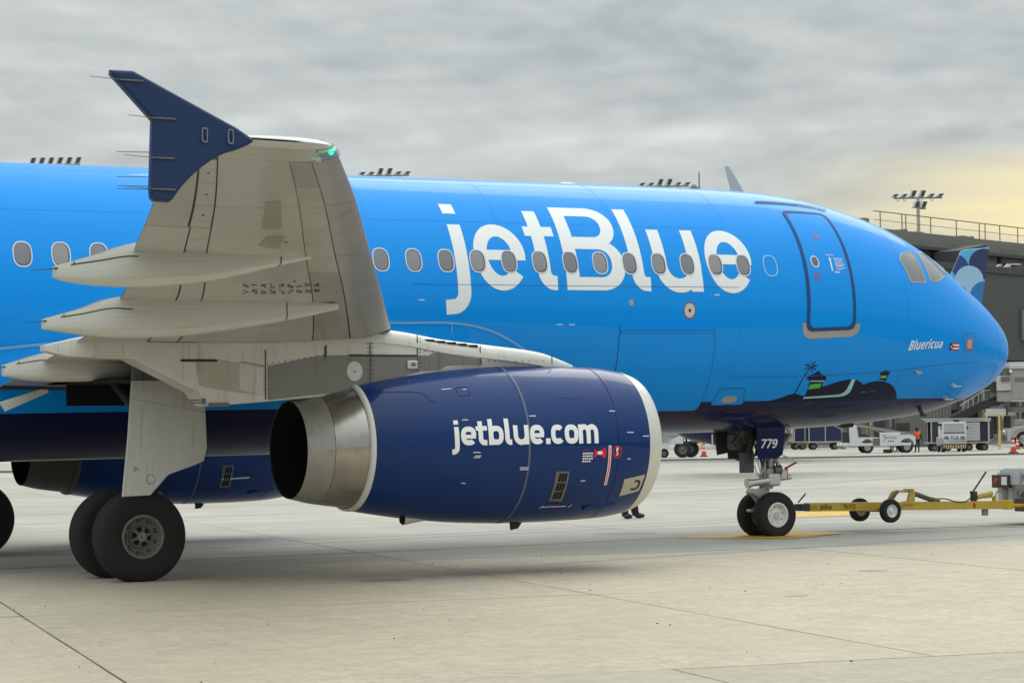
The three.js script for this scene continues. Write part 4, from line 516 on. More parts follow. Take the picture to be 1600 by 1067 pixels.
  panel('aft_panel', [[-17.60, 2.72], [-17.55, 2.42], [-17.3, 2.37], [-17.0, 2.335], [-16.70, 2.30], [-16.70, 2.655], [-17.05, 2.70], [-17.3, 2.74]], M.aftp || (M.aftp = wMat([0.52, 0.48, 0.40], 0.4)), 6.0045, 0.005);
  panel('bolted_panel', [[-17.05, 2.70], [-16.72, 2.645], [-16.72, 2.30], [-17.05, 2.38]], M.fairing, 6.009, 0.005);
  part('panel_slot', [box(-17.55, 2.725, 6.004 * side, 0.46, 0.03, 0.012), box(-15.1, 2.797, 6.004 * side, 0.93, 0.022, 0.014)], M.core, py);
  for (const [xa, ya, xb, yb] of [[-16.69, 2.86, -16.69, 2.25], [-15.88, 2.92, -15.88, 2.78], [-15.28, 3.0, -15.28, 2.43], [-14.62, 3.06, -14.62, 2.6], [-13.72, 2.93, -13.72, 2.68], [-12.66, 2.82, -12.66, 2.70]]) part('panel_joint', beam([xa, ya, 6.003 * side], [xb, yb, 6.003 * side], 0.008, 0.012), seamMat, py);
  const bolts = []; const dot = (x, y) => bolts.push(disc(0.008, 0.006, 6).rotateX(PI / 2).translate(x, y, 6.006 * side));
  for (let i = 0; i < 9; i++) { dot(-16.66 + 0 * i, 2.68 - i * 0.05); dot(-17.03, 2.68 - i * 0.035); dot(-15.31, 2.95 - i * 0.055); dot(-15.25, 2.95 - i * 0.055); dot(-14.58, 3.02 - i * 0.045); dot(-16.6 + i * 0.085, 2.70 + i * 0.012); dot(-14.5 + i * 0.09, 2.86 - i * 0.008); dot(-13.6 + i * 0.10, 2.735 - i * 0.0); dot(-15.9 + 0.001, 2.9 - i * 0.02); dot(-17.0 + i * 0.035, 2.71 - i * 0.006); }
  part('rivets', bolts, M.core, py).userData.kind = 'stuff';
  part('access_cover', [disc(0.122, 0.008, 36).scale(0.88, 1, 1.0).rotateX(PI / 2).translate(-15.50, 2.60, 6.009 * side)], mat([0.60, 0.61, 0.58], 0.45), py);
  part('cover_bolt', [disc(0.010, 0.006, 8).rotateX(PI / 2).translate(-15.50, 2.595, 6.015 * side)], M.dark, py);
  part('drain_lamp', [new RoundedBoxGeometry(0.15, 0.11, 0.03, 3, 0.014).translate(-14.70, 2.68, 6.015 * side)], M.alu, py); part('drain_opening', box(-14.69, 2.685, 6.03 * side, 0.06, 0.04, 0.006), M.gunmetal, py);
  if (side > 0) { for (let k = 0; k < 5; k++) if (k >= 0) part('louvre', extrude([[-14.12 + k * -0.0, 0], [-14.0, 0], [-14.03, 0.022], [-14.15, 0.022]].map(([a, b]) => [a - 0.0 + k * 0.155 - 0.35, b + 2.955 - k * 0.016 + 0.03]), 5.955, 0.035), M.soot, py); }
  part('aft_drain', [box(-17.3, 2.19, 6.0 * side, 0.26, 0.05, 0.04, 0.01), rod([-17.5, 2.25, 6.0 * side], [-17.68, 2.245, 6.0 * side], 0.008), rod([-17.5, 2.22, 6.0 * side], [-17.66, 2.215, 6.0 * side], 0.008), box(-17.49, 2.235, 6.0 * side, 0.03, 0.07, 0.03)], M.gunmetal, py);
}
makeEngine(1); makeEngine(-1);

// ---------- landing gear ----------
function tyreGeo(R, W, r0, flat = 0.02, grooves = 4) { // axis along z, centre at the origin
  const p = [], h = W / 2; p.push([r0, -h * 0.80], [r0 + 0.02, -h * 0.88], [lerp(r0, R, 0.35), -h * 0.99], [lerp(r0, R, 0.6), -h], [lerp(r0, R, 0.82), -h * 0.92], [lerp(r0, R, 0.94), -h * 0.76], [R - 0.006, -h * 0.60]);
  for (let i = 0; i < grooves; i++) { const c = lerp(-0.45, 0.45, i / (grooves - 1)) * h, g = 0.02 * h * 2; p.push([R, c - g], [R - 0.012, c - g * 0.7], [R - 0.012, c + g * 0.7], [R, c + g]); }
  const n = p.length; for (let i = 6; i >= 0; i--) p.push([p[i][0], -p[i][1]]);
  const g = lathe(p, 72); g.rotateX(PI / 2); const q = g.attributes.position; for (let i = 0; i < q.count; i++) { const y = q.getY(i); if (y < -(R - flat)) { q.setZ(i, q.getZ(i) * (1 + 0.06)); q.setY(i, -(R - flat)); } } g.computeVertexNormals(); return g;
}
const ringZ = (pts, seg = 48) => { const g = lathe(pts, seg); g.rotateX(PI / 2); return g; }; // pts [r, z]
function wheel(parent, x, y, z, R, W, r0, face, m, kind) {
  const w = new THREE.Group(); w.name = 'wheel'; w.position.set(x, y, z); parent.add(w);
  part('tyre', tyreGeo(R, W, r0, R - y), M.rubber, w);
  const f = face, h = W / 2; // hub face turned to +z or -z
  const g = [ringZ([[r0 + 0.008, f * h * 0.74], [r0 + 0.004, f * h * 0.86], [r0 - 0.02, f * h * 0.88], [r0 - 0.035, f * h * 0.78], [r0 - 0.045, f * h * 0.45], [r0 * 0.62, f * h * 0.30], [r0 * 0.34, f * h * 0.34], ...(kind === 'main' ? [[0.0005, f * h * 0.36]] : [[r0 * 0.3, f * h * 0.5], [r0 * 0.27, f * h * 0.56], [0.0005, f * h * 0.58]])])];
  const back = ringZ([[r0 + 0.008, -f * h * 0.8], [r0 * 0.7, -f * h * 0.4], [0.0005, -f * h * 0.4]]);
  if (kind === 'main') {
    for (let i = 0; i < 18; i++) { const a = i / 18 * 2 * PI, c = Math.cos(a), s = Math.sin(a); g.push(rod([c * r0 * 0.74, s * r0 * 0.74, f * h * 0.30], [c * r0 * 0.74, s * r0 * 0.74, f * h * 0.52], 0.011, 0.011, 6)); }
    for (let i = 0; i < 6; i++) { const a = i / 6 * 2 * PI + 0.3; g.push(beam([0.06 * Math.cos(a), 0.06 * Math.sin(a), f * h * 0.6], [r0 * 0.50 * Math.cos(a), r0 * 0.50 * Math.sin(a), f * h * 0.42], 0.03, 0.03)); }
    g.push(ringZ([[r0 * 0.56, f * h * 0.30], [r0 * 0.56, f * h * 0.48], [r0 * 0.50, f * h * 0.48], [r0 * 0.50, f * h * 0.3]]));
    part('rim', g, m, w); part('hub_cap', [disc(0.062, 0.05, 20).rotateX(PI / 2).translate(0, 0, f * h * 0.56), disc(0.034, 0.05, 14).rotateX(PI / 2).translate(0.012, 0.02, f * h * 0.68)], mat([0.22, 0.20, 0.17], 0.5, { metalness: 0.2 }), w);
    const holes = []; for (let i = 0; i < 9; i++) { const a = (i + 0.5) / 9 * 2 * PI; holes.push(disc(0.038, 0.004, 14).rotateX(PI / 2).translate(Math.cos(a) * r0 * 0.80, Math.sin(a) * r0 * 0.80, f * h * 0.40)); }
    for (let i = 0; i < 6; i++) { const a = (i + 0.5) / 6 * 2 * PI + 0.3; holes.push(disc(0.030, 0.004, 12).rotateX(PI / 2).translate(Math.cos(a) * r0 * 0.34, Math.sin(a) * r0 * 0.34, f * h * 0.46)); }
    part('rim_hole', holes, M.soot, w);
  } else {
    part('rim', g, m, w);
    const holes = []; for (let i = 0; i < 8; i++) { const a = i / 8 * 2 * PI + 0.2; holes.push(disc(0.011, 0.004, 10).rotateX(PI / 2).translate(Math.cos(a) * r0 * 0.66, Math.sin(a) * r0 * 0.66, f * h * 0.36)); } part('rim_hole', holes, M.dark, w);
    part('hub_cap', [disc(r0 * 0.27, 0.03, 20).rotateX(PI / 2).translate(0, 0, f * h * 0.60), disc(r0 * 0.16, 0.02, 16).rotateX(PI / 2).translate(0, 0, f * h * 0.68)], M.alu, w);
  }
  part('rim_back', back, M.gunmetal, w);
  return w;
}
{
  const sooty = M.rimSoot = mat([0.19, 0.175, 0.15], 0.6, { metalness: 0.15 });
  for (const side of [1, -1]) {
    wheel(plane, -17.71, 0.563, 4.26 * side, 0.585, 0.40, 0.275, side, sooty, 'main');
    wheel(plane, -17.71, 0.563, 3.33 * side, 0.585, 0.40, 0.275, -side, sooty, 'main');
    const g = sub('main_gear', plane), z = 3.795 * side;
    part('strut', [rod([-17.71, 0.5, z], [-17.55, 1.5, z], 0.10), rod([-17.55, 1.5, z], [-17.35, 2.75, z], 0.16), rod([-17.71, 0.56, z - 0.50], [-17.71, 0.56, z + 0.50], 0.075)], M.alu, g);
    part('side_stay', [rod([-17.45, 2.0, z], [-17.45, 2.55, 2.6 * side], 0.07), rod([-17.62, 1.1, z], [-17.25, 1.5, z], 0.035), rod([-17.62, 0.7, z], [-17.25, 1.1, z], 0.035)], M.gunmetal, g);
    part('brake_line', [tube([[-17.5, 2.2, z + 0.2 * side], [-17.6, 1.4, z + 0.22 * side], [-17.8, 0.9, z + 0.1], [-17.78, 0.6, z + 0.2 * side]], 0.014)], M.black, g);
    const dpts = [[-17.885, 2.72], [-17.12, 2.72], [-16.93, 2.38], [-16.905, 1.67], [-16.95, 1.50], [-17.06, 1.455], [-17.40, 1.345], [-17.44, 1.32], [-17.66, 1.085], [-18.03, 1.075], [-17.955, 1.8]];
    const dm = (o) => { const q = o.attributes.position; for (let i = 0; i < q.count; i++) { q.setZ(i, (q.getZ(i) + 0.10 * smooth(1.3, 2.7, q.getY(i)) * 0) * side); } o.computeVertexNormals(); return o; };
    part('gear_door', dm(extrude(dpts, 4.53, 0.045, 0.014)), M.gearDoor || (M.gearDoor = wMat([0.70, 0.705, 0.68], 0.5)), g);
    part('door_fitting', [[-17.87, 1.435], [-17.87, 1.40], [-17.84, 1.42]].map(([x, y]) => disc(0.011, 0.006, 8).rotateX(PI / 2).translate(x, y, 4.578 * side)).concat(ringZ([[0.062, 4.576 * side], [0.055, 4.579 * side]], 20).translate(-17.66, 1.285, 0)), M.gunmetal, g);
    part('door_crease', [beam([-17.92, 2.30, 4.574 * side], [-16.93, 2.12, 4.574 * side], 0.004, 0.006)], M.panelDark, g);
    // open well, flap end and small link door inboard of the strut
    part('gear_well', [mesh(1, 1, (s, t) => V(lerp(-18.3, -16.4, s), 2.52, lerp(2.2, 5.1, t) * side)), box(-17.3, 2.40, 2.55 * side, 1.6, 0.32, 0.05)], M.soot, g);
    part('link_door', extrude([[-19.0, 2.29], [-18.45, 2.46], [-18.35, 2.46], [-18.33, 2.42], [-18.92, 2.17]], 2.5, 0.03, 0.008).scale(1, 1, side), M.gearDoor, g);
  }
  // nose gear
  const nx = -5.07; for (const s of [1, -1]) wheel(plane, nx, 0.366, 0.25 * s, 0.385, 0.225, 0.205, s, M.rimWhite, 'nose');
  const g = sub('nose_gear', plane), D = M.dark;
  part('strut', [rod([nx, 0.36, 0], [nx + 0.02, 0.9, 0], 0.055), rod([nx + 0.015, 0.80, 0], [nx + 0.06, 1.9, 0], 0.115), disc(0.145, 0.18).translate(nx + 0.02, 0.93, 0), disc(0.115, 0.06).translate(nx + 0.035, 1.18, 0)], M.noseStrut || (M.noseStrut = mat([0.40, 0.40, 0.38], 0.42, { metalness: 0.25 })), g);
  part('axle', [rod([nx, 0.366, -0.3], [nx, 0.366, 0.3], 0.05)], M.gunmetal, g);
  part('steering_cylinder', [rod([nx - 0.46, 0.905, 0.16], [nx - 0.05, 0.945, 0.16], 0.068), rod([nx - 0.50, 0.90, 0.16], [nx - 0.44, 0.905, 0.16], 0.082), rod([nx + 0.12, 0.97, 0.16], [nx + 0.40, 0.995, 0.16], 0.045), box(nx + 0.05, 0.96, 0.1, 0.26, 0.22, 0.22, 0.04), box(nx + 0.24, 1.04, 0.16, 0.12, 0.16, 0.12, 0.02)], M.alu, g);
  part('torque_link', [beam([nx - 0.02, 0.84, 0.02], [nx - 0.30, 0.72, 0.02], 0.12, 0.05), beam([nx - 0.30, 0.72, 0.02], [nx - 0.06, 0.44, 0.02], 0.10, 0.045), extrude([[-0.34, 0.02], [-0.30, 0.09], [0.02, 0.05], [0.02, -0.06], [-0.14, -0.10]], -0.1, 0.2, 0.01).translate(nx - 0.03, 0.72, 0.02), box(nx - 0.3, 0.44, 0.02, 0.18, 0.05, 0.1, 0.015)], M.noseStrut, g);
  part('drag_brace', [rod([nx + 0.09, 1.20, 0.05], [nx + 0.5, 1.72, 0.05], 0.042), rod([nx + 0.09, 1.20, -0.05], [nx + 0.5, 1.72, -0.05], 0.042)], M.noseStrut, g);
  part('taxi_light', [rod([nx + 0.05, 1.12, 0.16], [nx + 0.19, 1.12, 0.16], 0.075, 0.085, 16)], M.gunmetal, g);
  part('bypass_pin', [box(nx + 0.30, 1.06, 0.18, 0.035, 0.20, 0.05), beam([nx + 0.30, 1.15, 0.18], [nx + 0.50, 1.24, 0.2], 0.03, 0.03)], M.red, g);
  part('hydraulic_pipe', [tube([[nx - 0.05, 1.75, 0.12], [nx - 0.12, 1.4, 0.14], [nx - 0.08, 1.1, 0.13]], 0.014), tube([[nx + 0.02, 1.75, 0.14], [nx + 0.12, 1.45, 0.15], [nx + 0.06, 1.22, 0.14], [nx + 0.12, 1.08, 0.13]], 0.014), tube([[nx - 0.2, 1.7, 0.1], [nx - 0.18, 1.3, 0.12], [nx - 0.1, 1.18, 0.1]], 0.02), rod([nx - 0.06, 1.05, 0.12], [nx - 0.06, 1.5, 0.12], 0.035)], M.black, g);
  part('bay_equipment', [box(nx - 0.50, 1.80, 0.05, 0.36, 0.30, 0.4, 0.08), box(nx - 0.62, 1.62, 0.0, 0.16, 0.3, 0.3, 0.06), box(nx - 0.15, 1.78, 0.15, 0.26, 0.24, 0.3, 0.08), rod([nx - 0.45, 1.4, 0.1], [nx - 0.3, 1.75, 0.1], 0.07), rod([nx - 0.25, 1.36, 0.12], [nx - 0.15, 1.7, 0.12], 0.055), rod([nx - 0.4, 1.52, 0.3], [nx - 0.1, 1.6, 0.3], 0.05), rod([nx - 0.75, 1.55, 0.1], [nx - 0.5, 1.85, 0.2], 0.04), ballG(nx - 0.3, 1.66, 0.35, 0.1)], M.bay || (M.bay = mat([0.05, 0.058, 0.05], 0.5, { metalness: 0.3 })), g);
  part('junction_box', [box(nx - 0.47, 1.25, 0.12, 0.2, 0.34, 0.16, 0.01), box(nx - 0.47, 1.25, 0.205, 0.16, 0.015, 0.006)], mat([0.07, 0.068, 0.085], 0.5), g);
  part('rear_door', [extrude([[-5.86, 1.92], [-5.52, 1.92], [-5.54, 1.42], [-5.78, 1.38]], -0.42, 0.03, 0.008)], M.bay, g);
  for (const s of [1, -1]) part('bay_door', extrude([[-5.57, 1.93], [-5.06, 1.93], [-4.97, 1.80], [-5.03, 1.38], [-5.14, 1.32], [-5.53, 1.31]], s > 0 ? 0.43 : -0.46, 0.03, 0.01), s > 0 ? M.navy : M.bay, g);
  print('fleet_number', (u, v, o) => V(u, v, 0.46 + o), -5.62, -5.0, 1.38, 1.78, 500, (x) => { x.save(); words(x, '779', -5.50, 1.495, 0.15, 'italic bold # sans-serif', '#e8ecec', 'left', 1.0, 0.0); x.restore(); }, g, 0.003, 2, 2);
  part('door_link', [beam([-4.98, 1.36, 0.4], [-4.78, 1.30, 0.4], 0.03, 0.02), rod([-4.93, 1.86, 0.42], [-4.86, 1.75, 0.42], 0.03)], M.noseStrut, g);
  const hw = [], rg = rng(31); for (let i = 0; i < 26; i++) { const a = V(nx - 0.55 + rg() * 0.55, 1.28 + rg() * 0.55, 0.05 + rg() * 0.35), e = a.clone().add(V((rg() - 0.5) * 0.3, (rg() - 0.5) * 0.34, (rg() - 0.5) * 0.14)); hw.push(a.distanceTo(e) > 0.22 ? rod(a, e, 0.013, 0.013, 7) : rod(a, e, 0.03 + rg() * 0.02, 0.03, 10)); }
  const hwM = [mat([0.14, 0.15, 0.12], 0.5, { metalness: 0.4 }), mat([0.045, 0.05, 0.045], 0.6), mat([0.30, 0.29, 0.26], 0.4, { metalness: 0.5 })]; hw.forEach((q, i) => part('hydraulic_fitting', q, hwM[i % 3], g));
  part('strut_collar', [disc(0.15, 0.07).translate(nx + 0.03, 1.03, 0), box(nx + 0.02, 1.30, 0.12, 0.10, 0.32, 0.06, 0.015), box(nx - 0.02, 1.10, 0.14, 0.14, 0.10, 0.08, 0.02), rod([nx + 0.17, 1.06, 0.10], [nx + 0.17, 1.42, 0.10], 0.022), rod([nx - 0.10, 0.98, 0.13], [nx - 0.10, 1.36, 0.13], 0.02)], M.noseStrut, g);
  part('wiring_loom', [tube([[nx - 0.36, 1.2, 0.2], [nx - 0.30, 1.05, 0.2], [nx - 0.18, 1.10, 0.18], [nx - 0.12, 1.25, 0.16]], 0.012), tube([[nx - 0.30, 1.3, 0.2], [nx - 0.25, 1.08, 0.22], [nx - 0.16, 1.16, 0.2]], 0.010), tube([[nx + 0.1, 1.3, 0.14], [nx + 0.2, 1.18, 0.16], [nx + 0.12, 1.0, 0.16], [nx + 0.02, 0.86, 0.14]], 0.012)], mat([0.55, 0.55, 0.53], 0.4, { metalness: 0.4 }), g);
  part('bay_roof', [box(nx - 0.05, 1.93, 0, 1.5, 0.12, 0.85)], M.soot, g);
}

// ---------- tow bar and tug ----------
{
  const bar = thing('tow_bar', 'yellow steel tow bar on two small wheels between nose wheels and tug', 'tow bar', [-2.76, 0, 0]);
  const o = 2.76, R = (x) => x + o;
  part('beam', [beam([R(-4.22), 0.465, 0], [R(0.32), 0.385, 0], 0.16, 0.145)], mat([0.60, 0.41, 0.05], 0.5, { map: wt(0.6) }), bar);
  part('tow_head', [box(R(-4.32), 0.465, 0.0, 0.20, 0.12, 0.20, 0.015), box(R(-4.45), 0.45, 0.07, 0.16, 0.07, 0.04), box(R(-4.45), 0.45, -0.07, 0.16, 0.07, 0.04), beam([R(-4.44), 0.55, 0.05], [R(-4.30), 0.70, 0.08], 0.02, 0.02)], M.dark, bar);
  part('shear_bolt', [rod([R(-4.22), 0.48, 0.086], [R(-4.07), 0.48, 0.086], 0.012), rod([R(-4.22), 0.445, 0.086], [R(-4.07), 0.445, 0.086], 0.012)], mat([0.45, 0.3, 0.04], 0.5), bar);
  part('end_collar', [box(R(0.25), 0.387, 0, 0.14, 0.17, 0.18, 0.01), rod([R(0.32), 0.37, 0], [R(0.64), 0.36, 0], 0.035)], M.yellow, bar);
  print('bar_lettering', (u, v, f) => V(R(u), v, 0.0805 + f), -4.03, -3.05, 0.385, 0.53, 700, (x) => { x.save(); x.transform(1, -0.0176, 0, 1, 0, -0.0176 * 4); words(x, 'jetBlue', -4.0, 0.420, 0.084, 'bold # sans-serif', '#14130f', 'left', 0.62); words(x, 'TB-7113', -3.50, 0.420, 0.084, 'bold # sans-serif', '#14130f', 'left', 0.60); x.restore(); }, bar, 0.003, 2, 2);
  part('axle', [rod([0, 0.37, -0.46], [0, 0.37, 0.46], 0.03), beam([0, 0.37, 0.12], [0.25, 0.44, 0.1], 0.05, 0.06), beam([0, 0.37, -0.12], [0.25, 0.44, -0.1], 0.05, 0.06)], mat([0.30, 0.24, 0.10], 0.6), bar);
  for (const s of [1, -1]) {
    const w = new THREE.Group(); w.name = 'wheel'; w.position.set(0, 0.37, 0.43 * s); bar.add(w);
    part('tyre', tyreGeo(0.205, 0.13, 0.11, 0.0005, 3), M.rubber, w);
    part('rim', [ringZ([[0.112, 0.055 * s], [0.10, 0.05 * s], [0.095, 0.02 * s], [0.05, 0.015 * s], [0.045, 0.04 * s], [0.0005, 0.045 * s]]), ringZ([[0.112, -0.05 * s], [0.0005, -0.02 * s]])], s > 0 ? M.rimWhite : mat([0.32, 0.28, 0.22], 0.6), w);
  }
  const yl = mat([0.50, 0.35, 0.07], 0.55);
  part('lift_crank', [extrude([[0.28, 0.46], [0.42, 0.46], [0.56, 0.66], [0.53, 0.71], [0.45, 0.69]], -0.10, 0.05, 0.008), extrude([[0.62, 0.46], [0.80, 0.46], [0.82, 0.68], [0.76, 0.715], [0.70, 0.66]], 0.06, 0.05, 0.008), beam([0.50, 0.69, 0], [0.80, 0.68, 0], 0.05, 0.04), beam([0.30, 0.45, 0.1], [0.66, 0.50, 0.1], 0.05, 0.05), rod([0.76, 0.70, -0.12], [0.76, 0.70, 0.12], 0.03)], yl, bar);
  part('lift_spring', [beam([0.12, 0.42, 0.02], [0.50, 0.68, 0.02], 0.035, 0.035)], mat([0.12, 0.09, 0.05], 0.6), bar);
  part('hydraulic_ram', [rod([0.80, 0.66, 0.02], [1.30, 0.505, 0.02], 0.045), rod([1.24, 0.52, 0.02], [1.40, 0.49, 0.02], 0.055)], mat([0.10, 0.085, 0.05], 0.5), bar);
  part('hose', tube([[1.40, 0.54, 0.03], [1.55, 0.53, 0.05], [1.75, 0.475, 0.08], [1.98, 0.475, 0.08], [2.10, 0.53, 0.06], [2.2, 0.55, 0.03]], 0.012, 40), M.black, bar);
  part('pump_handle', [rod([2.17, 0.62, 0.03], [2.50, 0.99, 0.03], 0.017)], mat([0.06, 0.045, 0.10], 0.5), bar);
  part('hand_pump', [box(2.20, 0.52, 0.03, 0.09, 0.2, 0.09, 0.01), rod([2.14, 0.63, 0.03], [2.27, 0.62, 0.03], 0.03)], M.black, bar);
  part('pump_tank', [rod([2.26, 0.545, 0.03], [2.60, 0.60, 0.03], 0.052, 0.048, 16), ballG(2.60, 0.60, 0.03, 0.05)], yl, bar);
  part('bracket', [beam([2.45, 0.53, 0.03], [2.68, 0.545, 0.03], 0.07, 0.03), box(2.68, 0.49, 0.03, 0.05, 0.12, 0.07)], yl, bar);
  part('warning_tag', [box(2.17, 0.40, 0.09, 0.04, 0.08, 0.01)], M.red, bar);
  part('park_foot', [box(2.48, 0.28, 0.0, 0.10, 0.15, 0.08, 0.01)], mat([0.30, 0.22, 0.20], 0.6), bar);

  const tug = thing('aircraft_tug', 'white aircraft tug at the right edge, holding the end of the yellow tow bar', 'tug', [0.74, 0, 0]);
  const wh = mat([0.66, 0.68, 0.69], 0.4, { map: wt(0.5) });
  part('body', [box(2.75, 0.66, 0, 5.3, 0.62, 1.96, 0.05), box(4.3, 1.1, 0, 2.0, 0.4, 1.8, 0.05)], wh, tug);
  part('rear_plate', [box(0.06, 0.87, 0.05, 0.08, 0.30, 1.70, 0.03), box(0.055, 1.0, -0.1, 0.06, 0.08, 1.2, 0.02)], wh, tug);
  print('tug_lettering', (u, v, f) => V(0.018 - f, v, u), -0.5, 0.9, 0.38, 1.02, 400, (x) => { words(x, 'jetBlue', -0.22, 0.81, 0.155, '# sans-serif', '#1a2458', 'left', 0.9); words(x, 'BE', -0.2, 0.475, 0.12, 'bold # sans-serif', '#2c2c2c', 'left', 1); }, tug, 0.003, 2, 2);
  part('rear_lower', [box(0.12, 0.50, 0.15, 0.06, 0.34, 1.4, 0.02), box(0.09, 0.55, -0.72, 0.06, 0.22, 0.12, 0.02)], mat([0.42, 0.42, 0.40], 0.6, { map: wt(0.8) }), tug);
  part('lamp_box', [box(0.02, 0.79, -0.72, 0.10, 0.24, 0.46, 0.012)], mat([0.07, 0.03, 0.028], 0.5), tug);
  part('tail_lamp', [ballG(-0.03, 0.79, -0.82, 0.06, 0.4, 1, 1)], mat([0.35, 0.05, 0.03], 0.3), tug);
  part('reverse_lamp', [box(-0.032, 0.80, -0.60, 0.012, 0.15, 0.15, 0.005)], mat([0.85, 0.87, 0.85], 0.25), tug);
  part('hitch', [box(0.02, 0.36, -0.02, 0.24, 0.22, 0.5, 0.02), box(-0.02, 0.46, 0.1, 0.16, 0.06, 0.7, 0.01), rod([-0.06, 0.26, -0.02], [-0.06, 0.56, -0.02], 0.03), tube([[0.05, 0.62, -0.3], [-0.03, 0.6, -0.25], [-0.03, 0.52, -0.2], [0.02, 0.60, -0.12]], 0.012)], mat([0.14, 0.09, 0.07], 0.7, { metalness: 0.3 }), tug);
  part('hand_rail', tube([[0.05, 0.38, -0.85], [0.0, 0.40, -0.86], [0.0, 0.58, -0.86], [0.0, 0.58, -0.66], [0.02, 0.40, -0.62]], 0.012, 30), mat([0.35, 0.30, 0.15], 0.5), tug);
  part('step', [box(0.02, 0.33, -0.55, 0.2, 0.03, 0.6)], M.gunmetal, tug);
  part('cab', [box(3.9, 1.65, 0, 1.2, 0.08, 1.5, 0.03), rod([3.35, 1.1, 0.7], [3.35, 1.62, 0.7], 0.03), rod([3.35, 1.1, -0.7], [3.35, 1.62, -0.7], 0.03), rod([4.45, 1.1, 0.7], [4.45, 1.62, 0.7], 0.03), rod([4.45, 1.1, -0.7], [4.45, 1.62, -0.7], 0.03)], wh, tug);
  for (const x of [1.7, 4.6]) for (const z of [0.86, -0.86]) wheel(tug, x, 0.42, z, 0.42, 0.26, 0.22, Math.sign(z), M.rimWhite, 'nose');
}

